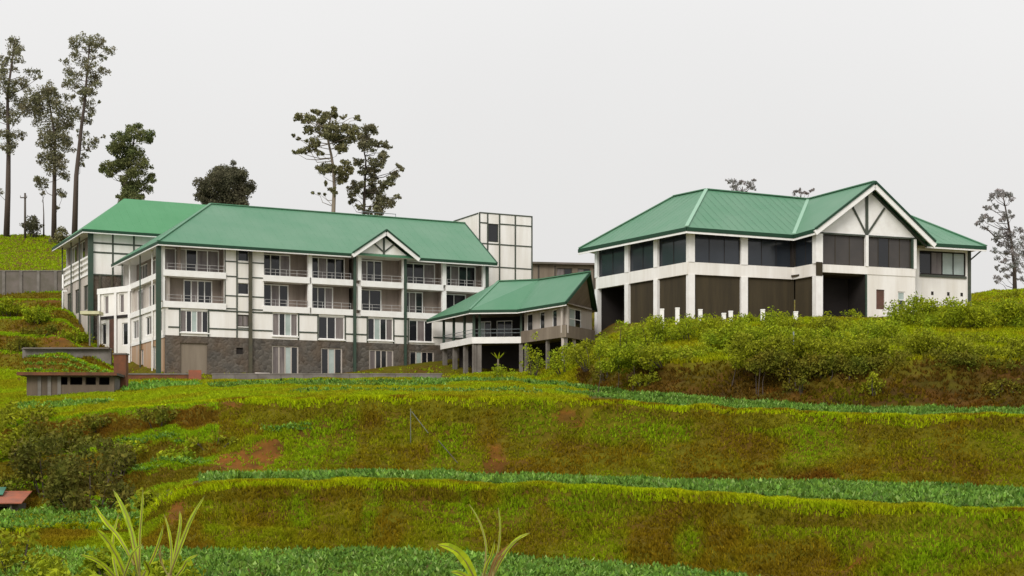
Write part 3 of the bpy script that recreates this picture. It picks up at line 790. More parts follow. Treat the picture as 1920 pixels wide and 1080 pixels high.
# front gable
uL, uR_, uM = U(661, -1.4), U(786, -1.4), U(717, -1.4)
zL, zR, zA = ZE + .05, ZE + .05, 24.75
GL, GR, GA = HF.p(uL, -1.4, zL), HF.p(uR_, -1.4, zR), HF.p((uL + uR_) / 2, -1.4, zA)
pit = (27.7 - ZE) / 9.5
back_w = (zA - ZE) / pit - 1.0
GB = HF.p((uL + uR_) / 2, back_w + .3, zA)
gut(hotel, EA, HF.p(uL - .02, -OV, ZE)); gut(hotel, HF.p(uR_ + .02, -OV, ZE), EB); gut(hotel, ED, EA)
MB().prism([GL, GA, GB, HF.p(uL, -.8, zL)], .16).prism([GA, GR, HF.p(uR_, -.8, zR), GB], .16).build('gable_roof', M['green_roof'], hotel)
for a, b in ((GL, GA), (GA, GR)):
    dn = Vector((0, 0, -.36))
    MB().beam(a + dn + Vector(HF.p(0, -.03, 0) - HF.p(0, 0, 0)), b + dn + Vector(HF.p(0, -.03, 0) - HF.p(0, 0, 0)), .14, .38).build('barge_board', M['white_trim'], hotel)
    dn = Vector((0, 0, -.02))
    MB().beam(a + dn + Vector(HF.p(0, -.1, 0) - HF.p(0, 0, 0)), b + dn + Vector(HF.p(0, -.1, 0) - HF.p(0, 0, 0)), .2, .16).build('fascia', M['fascia'], hotel)
nin = Vector((HF.n.x, HF.n.y, 0))
mid = (uL + uR_) / 2
MB().slab([HF.p(uL + .9, -.72, ZE), HF.p(uR_ - .9, -.72, ZE), HF.p(mid, -.72, zA - .65)], .1, nin).build('gable_panel', M['white'], hotel)
MB().box(HF, mid - .1, mid + .1, -.80, -.725, ZE + .1, zA - .75).build('timber_strip', M['timber'], hotel)
for sg in (-1, 1):
    MB().beam(HF.p(mid, -.77, ZE + .35), HF.p(mid + sg * 1.35, -.77, ZE + 1.45), .08, .14).build('timber_strip', M['timber'], hotel)
MB().box(HF, uL + .8, uR_ - .8, -.82, -.70, ZE - .12, ZE + .1).build('timber_strip', M['timber'], hotel)
# soffit
MB().prism([HF.p(-.92, -.92, ZE - .1), HF.p(35.9, -.92, ZE - .1), HF.p(35.9, DEPTH + .9, ZE - .1), HF.p(-.92, DEPTH + .9, ZE - .1)], .05).build('soffit', M['white_trim'], hotel)
# right gable end wall above the eave
MB().slab([HF.p(UR - .1, .2, ZE), HF.p(UR - .1, DEPTH - .2, ZE), HF.p(UR - .1, 8.5, 27.2)], .1, Vector((-HF.d.x, -HF.d.y, 0))).build('gable_panel', M['white'], hotel)
gut(hotel, EB, R2, h=.24, name='fascia', dz=-.10)
# rail on the roof ridge behind
mb = MB()
for uu in (24.5, 28.5): mb.beam(HF.p(uu, 9.5, 27.0), HF.p(uu, 9.5, 28.35), .06, .06, Vector((1, 0, 0)))
mb.beam(HF.p(24.5, 9.5, 28.3), HF.p(28.5, 9.5, 28.3), .06, .06)
mb.build('roof_rail', M['grey_pole'], hotel)

# low terrace block at the back of the left end
ba = HF.p(-.02, 14.0, 0); bb = Vector((-44.9, 173.9, 0))
BK = Frame((ba.x, ba.y), (bb.x - ba.x, bb.y - ba.y), cw=True); BL_ = (bb - ba).xy.length
blk = thing('terrace_block', 'low white flat topped block with parapet beside the left end of the long hotel', 'building', tuple(BK.p(BL_ / 2, 1, 12)))
bl = [(1.3, 2.1, 16.5, 18.5), (3.9, 4.7, 16.5, 18.5), (.5, 1.6, 13.0, 15.4), (4.3, 5.1, 13.2, 15.5)]
wall_holes(BK, 0, BL_, 9.5, 18.7, 0, T, bl).build('wall', M['white'], blk)
for h in bl: window(blk, BK, *h, .12, nv=1, panes=('glass',) if h[2] < 14 else ('curtain',))
MB().box(BK, 2.4, 3.7, -.05, -.004, 11, 15.9).build('door', M['door_brown'], blk)
MB().box(BK, -.1, BL_ + .1, -.18, T + .1, 18.703, 19.3).build('parapet', M['white_trim'], blk)
MB().box(BK, 0, BL_, -.12, -.005, 15.95, 16.25).build('floor_band', M['void'], blk)
for uu in (.05, 2.35, BL_ - .4): MB().box(BK, uu, uu + .35, -.2, -.121, 10, 18.69).build('pier', M['white_trim'], blk)
MB().box(BK, .2, BL_ - .02, T + .01, 1.9, 9.5, 18.65).build('roof_terrace', M['beige'], blk)

# ================================================================== rear wing on the left
WP = HF.p(-3.1, 20.0, 0)
WF = Frame((WP.x, WP.y), (.893, .451))
WS = Frame((WP.x, WP.y), (-.451, .893), cw=True)
wing = thing('wing_building', 'smaller white half-timbered wing with brighter green hipped roof, behind the left end', 'building', tuple(WF.p(4, 2, 17)))
WE = 25.75; WZ = 21.0
WU = WF.U
wall_holes(WF, 0, 20, WZ, WE, 0, T, []).build('wall', M['white'], wing)
MB().box(WF, 0, 20, 0, T, 13, WZ - .003).build('stone_wall', M['stone'], wing)
for px in (211.5, 251): strip(wing, WF, WU(px) - .09, WU(px) + .09, WZ, WE - .05)
for y in (456, 473.5):
    z = WF.Z(190, y); strip(wing, WF, .2, 12.9, z - .09, z + .09, w=-.04)
strip(wing, WF, .0, 13, WZ - .1, WZ + .06, w=-.07)
MB().box(WF, -.28, .28, -.3, -.075, 13, WE - .05).build('post', M['pipe'], wing)
for uu in (.9, 2.2): MB().box(WF, uu, uu + .2, -.16, -.075, 13, 20.9).build('post', M['brown_pipe'], wing)
# its left end
ws3 = [(1.2, 4.2, 23.2, WE - .3), (5.6, 8.8, 23.2, WE - .3), (10, 13, 23.2, WE - .3)]
ws1 = [(1.2, 3.4, 17.3, 20), (5.6, 8, 17.3, 20), (10, 12.5, 17.3, 20)]
wall_holes(WS, .305, 15, 13, WZ - .003, 0, T, ws1).build('stone_wall', M['beige'], wing)
wall_holes(WS, .305, 15, WZ, WE, .6, .9, ws3).build('wall', M['recess'], wing)
for h in ws3: window(wing, WS, *h, .62, nv=2, panes=('glass', 'curtain'))
for h in ws1: window(wing, WS, *h, .1, nv=2, panes=('curtain', 'glass'), fm='timber')
for z, hh in ((21.0, .25), (22.9, .2), (21.7, .12), (22.3, .12)): MB().box(WS, .4, 15, -.12, .1, z, z + hh).build('balustrade_rail', M['white_trim'], wing)
MB().box(WS, .4, 15, .11, .2, 21.26, 22.89).build('balustrade_panel', M['white'], wing)
for uu in (4.9, 9.4, 14.4): MB().box(WS, uu - .18, uu + .18, -.2, -.125, 13, WE - .03).build('post', M['timber'], wing)
MB().box(WF, .4, 20, 14.7, 15, 13, WE).build('back_wall', M['white'], wing)
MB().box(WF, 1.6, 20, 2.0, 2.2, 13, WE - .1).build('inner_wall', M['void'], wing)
wA, wB, wC, wD = WF.p(-1, -1, WE), WF.p(21.5, -1, WE), WF.p(21.5, 16, WE), WF.p(-1, 16, WE)
wR1, wR2 = WF.p(5.2, 6.5, 30.6), WF.p(15.2, 6.5, 30.6)
rf = MB()
for poly in ([wA, wB, wR2, wR1], [wC, wD, wR1, wR2], [wD, wA, wR1], [wB, wC, wR2]): rf.prism(poly, .14)
rf.build('roof', M['green_roof_b'], wing)
ribs(wing, [wA, wB, wR2, wR1], (0, 0, -1), .9, m='green_roof_b')
gut(wing, wA, wB); gut(wing, wD, wA)
MB().prism([WF.p(-.92, -.92, WE - .08), WF.p(21.4, -.92, WE - .08), WF.p(21.4, 15.9, WE - .08), WF.p(-.92, 15.9, WE - .08)], .05).build('soffit', M['white_trim'], wing)

# ================================================================== stair tower
TP = HF.p(38.7, 9, 0)
TF = Frame((TP.x, TP.y), (.893, .451)); TS = Frame((TP.x, TP.y), (-.451, .893), cw=True)
tower = thing('stair_tower', 'square flat topped white tower with dark timber grid beside the roof end', 'tower', tuple(TF.p(3.2, 3, 14)))
TU = TF.U; tw_ = TU(998); TZ = 29.2
th = [(TU(915.5), TU(935), TF.Z(925, 454), TF.Z(925, 419.5))]
wall_holes(TF, 0, tw_, 12, TZ, 0, T, th).build('wall', M['white'], tower)
window(tower, TF, *th[0], .12, nv=1, nh=1, panes=('glass',), fm='timber')
MB().box(TS, .305, 7.2, 0, T, 12, TZ).build('wall', M['white'], tower)
MB().box(TF, tw_ - T, tw_, .305, 7.2, 12, TZ).build('wall', M['white'], tower)
MB().box(TF, .31, tw_ - .31, 6.9, 7.2, 12, TZ).build('wall', M['white'], tower)
MB().box(TF, .31, tw_ - .31, .31, 6.89, TZ - .4, TZ - .15).build('flat_roof', M['concrete'], tower)
for px in (899, 914.2, 936.5, 966, 997.2):
    u = TU(px); strip(tower, TF, u - .08, u + .08, 14, TZ - .02, w=-.06)
for y in (402.5, 421, 459.5, 502, 545):
    z = TF.Z(950, y)
    if y in (421,):
        strip(tower, TF, 0.0, TU(915), z - .07, z + .07, w=-.045); strip(tower, TF, TU(935.5), tw_, z - .07, z + .07, w=-.045)
    else: strip(tower, TF, 0.0, tw_, z - .07, z + .07, w=-.045)
MB().box(TS, .31, 7.1, -.05, -.001, TZ - .16, TZ - .02).build('timber_strip', M['timber'], tower)

# low brown building behind, between the tower and the glazed hall
BF = Frame(((1001 - 960) / FL * 200, 200), (.985, .17))
brown = thing('store_building', 'low brown building with thin pale roof edge behind, between tower and glazed hall', 'building', tuple(BF.p(5, 3, 18)))
bh = [(2.9, 4.9, 23.2, 24.9), (5.6, 7.2, 23.2, 24.9)]
wall_holes(BF, 0, 11, 16, 25.3, 0, T, bh).build('wall', M['tan'], brown)
for h in bh: window(brown, BF, *h, .1, nv=2, panes=('curtain', 'glass'), fm='wood')
MB().box(BF, 0, T, T + .01, 7, 16, 25.3).build('wall', M['tan'], brown)
MB().box(BF, 10.7, 11, T + .01, 7, 16, 25.3).build('wall', M['tan'], brown)
MB().box(BF, -.4, 11.5, -.6, 8, 25.31, 25.55).build('flat_roof', M['pink_concrete'], brown)
for uu in (.5, 2.6, 7.6): MB().box(BF, uu, uu + .2, -.06, -.002, 16, 25.2).build('post', M['wood'], brown)

# ================================================================== small open pavilion on stilts
pav = thing('pavilion_building', 'small open pavilion on stilts with folded green roof and white floor edge', 'building', (0, 160, 10))
EZ = 15.6
pA = Vector((-9.0, 169.6, EZ)); pB = Vector((-4.2, 159.2, EZ)); pC = Vector((.55, 158.6, EZ)); pD = Vector((5.1, 151.0, EZ))
pE = Vector((7.45, 152.9, 18.6)); pF = Vector((8.45, 159.5, EZ)); pG = Vector((6.2, 165.5, EZ)); pK = Vector((1.5, 172.5, EZ))
P1 = Vector((-1.36, 165.0, 19.1)); P2 = Vector((2.7, 161.5, 18.85))
rf = MB()
for poly in ([pA, pB, P1], [pB, pC, P2, P1], [pC, pD, pE, P2], [pE, pF, pG, P2], [pK, pA, P1], [pG, pK, P1, P2]): rf.prism(poly, .12)
rf.build('roof', M['green_roof'], pav)
for poly in ([pA, pB, P1], [pB, pC, P2, P1], [pC, pD, pE, P2]): ribs(pav, poly, (0, 0, -1), .8)
for a, b in ((pB, P1), (P1, P2), (P2, pE)):
    MB().beam(a + Vector((0, 0, .06)), b + Vector((0, 0, .06)), .28, .09).build('ridge_cap', M['green_roof'], pav)
for a, b in ((pA, pB), (pB, pC), (pC, pD)): gut(pav, a, b, h=.26)
for a, b in ((pD, pE), (pE, pF)): gut(pav, a, b, h=.22, name='fascia', dz=-.1)
MB().prism([v + Vector((0, 0, -.12)) for v in (pA, pB, pC, pD, pF, pG, pK)], .04).build('soffit', M['tan'], pav)
wA_, wB_, wC_, wD_, wF_ = [Vector(q) for q in ((-7.4, 168.6, 0), (-3.9, 160.3, 0), (1.0, 159.8, 0), (5.0, 152.4, 0), (8.1, 158.6, 0))]
wK_, wG_ = Vector((1.2, 171.4, 0)), Vector((5.6, 164.0, 0))
FZ = 12.75
MB().prism([v + Vector((0, 0, FZ)) for v in (wA_, wB_, wC_, wD_, wF_, wG_, wK_)], .25).build('floor_deck', M['concrete'], pav)
def edge(a, b, z0, z1, t, m, name, par, out=0.0):
    f = Frame((a.x, a.y), (b.x - a.x, b.y - a.y)); L = (b - a).xy.length
    MB().box(f, 0, L, -t - out, -out - .002, z0, z1).build(name, M[m], par); return f, L
for a, b, m in ((wA_, wB_, 'white_trim'), (wB_, wC_, 'white_trim'), (wC_, wD_, 'tan'), (wD_, wF_, 'tan')):
    edge(a, b, FZ - .42, FZ + (.22 if m == 'white_trim' else .75), .16, m, 'floor_edge', pav)
for a, b, fs in ((wA_, wB_, (.03, .36, .7, .985)), (wB_, wC_, (.02, .13, .98))):
    f = Frame((a.x, a.y), (b.x - a.x, b.y - a.y)); L = (b - a).xy.length
    for q in fs:
        MB().box(f, q * L - .11, q * L + .11, .02, .24, FZ + .003, EZ - .17).build('post', M['pipe'], pav)
        MB().box(f, q * L - .2, q * L + .2, .05, .45, 8.5, FZ - .255).build('stilt', M['concrete'], pav)
    mb = MB()
    for z in (.62, .98): mb.box(f, 0.1, L - .1, .06, .10, FZ + z, FZ + z + .05)
    mb.build('railing', M['grey_pole'], pav)
# rooms at the back of the deck
f = Frame((-4.0, 166.2), (5.2, -2.3)); L = 5.68
wh = [(.5, 2.0, FZ + .3, FZ + 2.3), (2.6, 4.4, FZ + .02, FZ + 2.3)]
wall_holes(f, 0, L, 8.5, EZ - .2, 0, .2, wh).build('back_wall', M['void'], pav)
window(pav, f, *wh[0], .05, nv=2, panes=('pale_glass', 'glass')); window(pav, f, *wh[1], .05, nv=2, panes=('glass',), name='glazed_door')
f = Frame((wC_.x, wC_.y), (wD_.x - wC_.x, wD_.y - wC_.y)); L = (wD_ - wC_).xy.length
wh = [(.5, 1.7, FZ + .4, EZ - .4), (3.1, 4.1, FZ + .4, EZ - .4), (5.6, 6.5, FZ + .4, EZ - .4)]
wall_holes(f, .0, L, FZ + .003, EZ - .17, .25, .45, wh).build('wall', M['beige'], pav)
for h in wh: window(pav, f, *h, .3, nv=1, nh=1, panes=('glass',))
for uu in (.3, 4.6, L - .4): MB().box(f, uu, uu + .3, .1, .4, 8.5, FZ - .255).build('stilt', M['concrete'], pav)
f = Frame((wD_.x, wD_.y), (wF_.x - wD_.x, wF_.y - wD_.y)); L = (wF_ - wD_).xy.length
wh = [(1.6, 4.4, FZ + .5, EZ - .3)]
wall_holes(f, 0, L, FZ + .003, EZ + .1, .2, .4, wh).build('wall', M['beige'], pav)
window(pav, f, *wh[0], .24, nv=2, nh=2, panes=('pale_glass', 'glass'))
MB().slab([f.p(.1, .2, EZ + .103), f.p(L - .1, .2, EZ + .103), pE + Vector((-.35, .35, -.35))], .2, Vector((f.n.x, f.n.y, 0))).build('gable_panel', M['tan'], pav)
for uu in (.1, 2.6, 5.6): MB().box(f, uu, uu + .28, .1, .38, 8.5, FZ - .255).build('stilt', M['beige'], pav)
f = Frame((-5.5, 166.5), (9.0, -3.2))
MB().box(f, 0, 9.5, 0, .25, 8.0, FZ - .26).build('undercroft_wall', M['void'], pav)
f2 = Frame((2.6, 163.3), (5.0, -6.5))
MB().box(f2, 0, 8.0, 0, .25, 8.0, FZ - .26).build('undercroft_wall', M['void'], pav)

# ================================================================== glazed hall on the right
K = Vector((16.5, 150.0)); LW = Vector((8.57, 162.7))
FFr = Frame((16.5, 150.0), (.927, .376))
FL_ = Frame((16.5, 150.0), (LW.x - K.x, LW.y - K.y), cw=True)
Mx = FFr.p(11.45, 0, 0); N = Vector((28.75, 151.1))
FO = Frame((Mx.x, Mx.y), (N.x - Mx.x, N.y - Mx.y)); LO = (N - Mx.xy).length
FG = Frame((N.x, N.y), (.935, .355))
hall = thing('hall_building', 'large two-storey hall with dark glass bays, white columns and green roof above hedge', 'building', (24, 153, 14))
GZ, B0, B1, HE = 12.2, 18.05, 19.2, 22.0
LL = (LW - K).length
def bands(fr, u0, u1, t=.32):
    MB().box(fr, u0, u1, -.06, t, B0, B1).build('floor_band', M['white'], hall)
bands(FL_, .0, LL); bands(FFr, .003, 11.44); bands(FO, .05, LO - .05)
def pillar(fr, u, wd, z0=GZ, z1=HE, out=.12):
    for a, b in ((z0, B0 - .002), (B1 + .002, z1)):
        MB().box(fr, u - wd / 2, u + wd / 2, -out, .4, a, b).build('column', M['white_trim'], hall)
UL = FL_.U; UF = FFr.U
for px, wd in ((1230.5, .62), (1176, .62), (1119, .45)): pillar(FL_, UL(px), wd)
for px, wd in ((1296, .66), (1395, .72)): pillar(FFr, UF(px), wd)
def glaze(fr, u0, u1, z0, z1, n, pane, w=.14, name='window', fm='void'):
    window(hall, fr, u0, u1, z0, z1, w, nv=n, panes=pane, bar=.045, fm=fm, name=name)
lb = [(UL(1290) + .2, UL(1230.5) - .31), (UL(1230.5) + .31, UL(1176) - .31), (UL(1176) + .31, UL(1119) - .22)]
for a, b in lb: glaze(FL_, a, b, B1, HE, 2, ('blue_glass',))
fb = [(UF(1296) + .33, UF(1395) - .36), (UF(1395) + .36, 11.3)]
for a, b in fb: glaze(FFr, a, b, B1, HE, 3, ('blue_glass',))
glaze(FO, .1, LO - .25, B1, HE, 2, ('blue_glass',))
MB().box(FFr, 11.31, 11.62, -.02, .9, B1 + .003, HE).build('corner_post', M['void'], hall)
MB().box(FFr, 11.31, 11.62, .1, .9, GZ, B0 - .003).build('corner_post', M['net'], hall)
MB().prism([Vector((v.x, v.y, B0 + .4)) for v in (FL_.p(LL - .4, .5, 0), FL_.p(.3, .5, 0), FFr.p(11.0, .6, 0), FG.p(.3, .5, 0), FG.p(11.0, .5, 0), Vector((44, 176)), Vector((14, 174)))], .2).build('floor_slab', M['net'], hall)
# lower storey: brown shade nets, one dark open bay at the far left
for k, (a, b) in enumerate(lb):
    if k == 2: MB().box(FL_, a, b, 3.0, 3.2, GZ, B0).build('inner_wall', M['void'], hall)
    else: MB().box(FL_, a, b, .18, .24, GZ, B0 - .004).build('shade_net', M['net'], hall)
for a, b in fb: MB().box(FFr, a, b, .18, .24, GZ, B0 - .004).build('shade_net', M['net'], hall)
MB().box(FO, .1, LO - .3, .18, .24, GZ, B0 - .004).build('shade_net', M['net'], hall)
# gable front
UG = FG.U
gw = UG(1716)
pc = UG(1533.5); pillar(FG, pc, .74, out=.3)
MB().box(FG, pc - .39, pc + .3, -.34, -.303, 18.0, 19.3).build('signal_box', M['net'], hall)
uc = UG(1624.5); uo0 = pc + .37
MB().box(FG, uo0, gw, -.06, .3, B0 + .35, 19.15).build('floor_band', M['white'], hall)
wl = [(UG(1643), UG(1658.5), 15.1, 17.0), (UG(1683.5), UG(1697), 15.3, 16.9)]
wall_holes(FG, uc - .02, gw, GZ, B0 + .347, 0, .3, wl).build('wall', M['white'], hall)
MB().box(FG, wl[0][0], wl[0][1], .1, .16, 15.1, 17.0).build('door', M['door_brown'], hall)
window(hall, FG, *wl[1], .06, nv=1, nh=2, panes=('glass', 'pale_glass'))
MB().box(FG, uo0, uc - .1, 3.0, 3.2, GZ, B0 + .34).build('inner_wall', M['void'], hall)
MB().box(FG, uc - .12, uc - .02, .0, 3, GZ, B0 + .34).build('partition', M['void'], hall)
MB().box(FG, uc - .16, uc + .16, -.14, .3, 19.153, HE + .12).build('column', M['white_trim'], hall)
MB().box(FG, uc - .14, uc + .02, -.1, -.004, GZ, 18.39).build('post', M['pipe'], hall)
MB().box(FG, gw - .42, gw - .25, -.12, .3, 19.153, HE + .05).build('post', M['pipe'], hall)
MB().box(FG, gw - .24, gw + .1, -.1, .3, 19.153, HE + .05).build('column', M['white_trim'], hall)
glaze(FG, uo0, uc - .17, 19.155, HE, 3, ('grey_glass',), fm='net')
glaze(FG, uc + .17, gw - .43, 19.155, HE, 4, ('grey_glass', 'glass', 'grey_glass', 'grey_glass'), fm='net')
# gable roof geometry
W_OV = -1.0
gl, gr = FG.U(1528, W_OV), FG.U(1753, W_OV); gm = (gl + gr) / 2 - .12
bdir = Vector((FG.n.x, FG.n.y, 0))
gA, gL, gR = FG.p(gm, W_OV, 27.1), FG.p(gl, W_OV, 22.3), FG.p(gr, W_OV, 21.75)
HEZ = 22.25
e1 = Vector((6.8, 163.6, HEZ)); e2 = Vector((16.2, 148.5, HEZ)); e3 = gL + bdir * 3.8; e3.z = HEZ
ra = Vector((19.2, 158.0, 27.35)); rb = Vector((16.4, 162.0, 27.35)); rc = gA + bdir * 12.0; rc.z = 27.3
rd = Vector((39.6, 167.6, 27.1)); ec = Vector((46.9, 158.2, 21.8)); el = Vector((40.2, 155.6, 21.8))
k1, k2 = Vector((15.0, 176.0, HEZ)), Vector((44.5, 178.0, HEZ))
faces = [[e1, e2, ra, rb], [e2, e3, rc, ra], [gL, gA, rc, e3], [gA, gR, gR + bdir * 9, rc], [el, ec, rd, rc], [ec, k2, rd], [k2, k1, rb, rd], [rb, ra, rc, rd], [k1, e1, rb]]
rf = MB()
for poly in faces: rf.prism(poly, .14)
rf.build('roof', M['green_roof'], hall)
for poly in faces[:5]: ribs(hall, poly, (0, 0, -1), .9)
for a, b, m in ((e2, ra, 'ridge_cap'), (e3, rc, 'ridge_cap'), (ra, rc, 'green_roof'), (ra, rb, 'green_roof'), (gA, rc, 'green_roof'), (rb, e1, 'green_roof'), (rd, ec, 'green_roof')):
    MB().beam(a + Vector((0, 0, .07)), b + Vector((0, 0, .07)), .34, .1).build('ridge_cap', M[m], hall)
gut(hall, e1, e2, h=.36, dz=-.2, eb=.2); gut(hall, e2, e3, h=.36, dz=-.2, eb=.2); gut(hall, e3, gL, h=.36, dz=-.2, eb=.2); gut(hall, el, ec, h=.34, dz=-.19, eb=.16)
for a, b in ((gL, gA), (gA, gR)):
    o1 = bdir * -.03 + Vector((0, 0, -.42)); o2 = bdir * -.1 + Vector((0, 0, -.02))
    MB().beam(a + o1, b + o1, .16, .46).build('barge_board', M['white_trim'], hall)
    MB().beam(a + o2, b + o2, .22, .2).build('fascia', M['fascia'], hall)
nin = Vector((FG.n.x, FG.n.y, 0))
ga_, gb_ = pc - .35, gw + .1
MB().slab([FG.p(ga_, -.02, HE + .12), FG.p(gb_, -.02, HE + .05), FG.p(gm, -.02, 26.6)], .14, nin).build('gable_panel', M['white_trim'], hall)
MB().box(FG, ga_, gb_, -.10, -.022, HE, HE + .16).build('timber_strip', M['timber'], hall)
MB().box(FG, uc - .14, uc + .14, -.13, -.025, HE + .165, 26.2).build('timber_strip', M['timber'], hall)
for sg, dx in ((-1, 1.65), (1, 2.0)):
    MB().beam(FG.p(uc + sg * .1, -.08, HE + .3), FG.p(uc + sg * dx, -.08, HE + 2.85), .08, .18).build('timber_strip', M['timber'], hall)
for a, b in ((gL, gA), (gA, gR)):
    q = bdir * .93 + Vector((0, 0, -.62)); MB().beam(a.lerp(b, .06) + q, a.lerp(b, .96) + q, .08, .2).build('timber_strip', M['timber'], hall)
so = [e1 + Vector((.1, -.02, -.14)), e2 + Vector((.05, .1, -.14)), e3 + Vector((0, .1, -.14)), FG.p(pc - .4, -.6, HEZ - .14), FG.p(pc - .4, .5, HEZ - .14), FG.p(gw, .5, HEZ - .14), k2 + Vector((-1, -1, -.14)), k1 + Vector((0, -1, -.14))]
MB().prism([Vector((v.x, v.y, HEZ - .14)) for v in so], .05).build('soffit', M['white_trim'], hall)
for fr, u in ((FL_, LL),):
    MB().box(fr, LL - .3, LL, .42, 10, GZ, HE).build('end_wall', M['void'], hall)
# veranda room on the right
FV = Frame((40.0, 157.4), (.935, .355)); vL = FV.U(1821)
vo = [(FV.U(1724), FV.U(1811), 18.95, 21.3)]
wall_holes(FV, -1.2, vL, GZ, 21.55, 0, .3, vo).build('wall', M['white'], hall)
window(hall, FV, *vo[0], .1, nv=4, panes=('glass', 'curtain', 'pale_glass', 'pale_glass'), fm='void', bar=.12)
MB().box(FV, vo[0][0], vo[0][1], -.14, -.004, 18.72, 18.93).build('sill', M['timber'], hall)
MB().box(FV, vL - .42, vL - .1, -.12, -.003, GZ, 21.5).build('post', M['timber'], hall)
MB().box(FV, vL - .3, vL, .305, 8, GZ, 21.5).build('end_wall', M['white'], hall)
MB().prism([Vector((v.x, v.y, 21.62)) for v in (el + Vector((-2, .4, 0)), ec + Vector((-.1, .12, 0)), Vector((44.4, 168, 0)), Vector((38, 168, 0)))], .05).build('soffit', M['beige'], hall)
MB().beam(FV.p(vL - .2, -.15, 20.6), FV.p(vL + .75, -.6, 21.5), .12, .14).build('bracket', M['timber'], hall)
for px in (1748, 1778, 1803):
    u = FV.U(px); MB().box(FV, u - .14, u + .14, -.02, -.002, 16.95, 17.3).build('vent', M['void'], hall)

# ================================================================== trees
def leaf_cloud(centres, radii, size, per, flat=.8, lo=0.0, hang=0.0):
    """Leaf quads scattered through ellipsoid clumps; returns corner positions."""
    out = []
    for (c, r) in zip(centres, radii):
        n = max(14, int(per * 3.2 * r * r + per * .5 * r))
        d = G.normal(size=(n, 3)); d /= np.linalg.norm(d, axis=1)[:, None]
        rad = r * G.uniform(.15, 1.12, n) ** .55
        # ragged outline: some directions reach further
        rad *= .72 + .5 * vnoise(d[:, 0] * 2.3 + c[0], d[:, 2] * 2.3 + d[:, 1] * 1.7 + c[2])
        P = np.array(c) + d * rad[:, None] * np.array((1, 1, flat))
        out.append(P)
    P = np.concatenate(out); n = len(P)
    a = G.normal(size=(n, 3)); a[:, 2] -= hang; a /= np.linalg.norm(a, axis=1)[:, None]
    b = np.cross(a, G.normal(size=(n, 3))); b /= np.linalg.norm(b, axis=1)[:, None]
    s = size * G.uniform(.55, 1.35, n)[:, None]
    return np.stack([P - a * s * .5, P + b * s * .24 - a * s * .05, P + a * s * .5, P - b * s * .24 - a * s * .05], 1)

M['gum_leaf'] = leaf_mat('gum_leaves', (.155, .165, .080), .5, c2=(.21, .185, .11), scale=.5)
M['gum_leaf_green'] = leaf_mat('green_gum_leaves', (.11, .145, .05), .5, c2=(.18, .18, .07), scale=.4)
M['dark_leaf'] = leaf_mat('dark_leaves', (.100, .105, .060), .5, c2=(.130, .115, .070), scale=.4)
M['olive_leaf'] = leaf_mat('olive_leaves', (.21, .19, .085), .5, c2=(.165, .17, .08), scale=.4)
M['haze_leaf'] = leaf_mat('haze_tinted_leaves', (.32, .27, .27), .4, c2=(.24, .26, .24), scale=.5)  # haze over the right-hand and distant trees, put into their leaf colour

def tree(name, label, px, base, Y, top_pts, clumps, leafm='gum_leaf', barkm='bark', r0=.35, size=.5, per=42, depth=2.2, group=None, twigs=True, flat=.85):
    """A tree from its trunk line and leaf clumps; clumps get their own depth round the trunk."""
    bx, by = px, base
    foot = ray(bx, by, Y)
    gz = min(foot.z, ground_z(foot.x, Y)) - .3
    t = thing(name, label, 'tree', (foot.x, foot.y, gz), group)
    line = [Vector((foot.x, foot.y, gz))] + [ray(x, y, Y + R.uniform(-.3, .3)) for x, y in top_pts]
    L = [0]
    for a, b in zip(line, line[1:]): L.append(L[-1] + (b - a).length)
    rad = [r0 * (1 - .8 * l / L[-1]) for l in L]
    MB().tube(line, rad, 8).build('trunk', M[barkm], t, True)
    cs, rs = [], []
    for x, y, r in clumps:
        rm = r / FL * Y
        c = ray(x, y, Y); dy = R.uniform(-1, 1) * depth
        c = c * ((Y + dy) / Y)
        cs.append(c); rs.append(rm)
    cc, rr = [tuple(c) for c in cs], [r * .95 for r in rs]
    for c, r in zip(cs, rs):
        for k in range(4):
            d = Vector((R.gauss(0, 1), R.gauss(0, 1), R.gauss(0, .7))).normalized() * r * R.uniform(.7, 1.35)
            cc.append(tuple(c + d)); rr.append(r * R.uniform(.35, .7))
    V = leaf_cloud(cc, rr, size * .66, per * 1.05, flat, hang=.5)
    fast_mesh('crown', V, 4, M[leafm], t)
    if twigs:
        mb = MB()
        for c, r in zip(cs, rs):
            best = None
            for a, b in zip(line, line[1:]):
                for k in range(5):
                    q = a.lerp(b, k / 4)
                    if q.z > c.z - r * .2: continue
                    dd = (q - c).length + max(0, 1.2 - (c.z - q.z)) * 1.5
                    if best is None or dd < best[0]: best = (dd, q)
            if best is None: continue
            q = best[1]; h = (q + c) / 2 + Vector((0, 0, -.12 * (q - c).length))
            th = min(.10, .022 + .010 * (q - c).length); w = (q - c).length * .09
            h1 = q.lerp(h, .9) + Vector((R.uniform(-w, w), R.uniform(-w, w), R.uniform(-w, w)))
            h2 = h.lerp(c, .5) + Vector((R.uniform(-w, w), R.uniform(-w, w), R.uniform(-w, w)))
            mb.tube([q, h1, h2, c], [th, th * .75, th * .5, th * .3], 5)
        if mb.v: mb.build('branches', M[barkm], t, True)['kind'] = 'stuff'
    return t

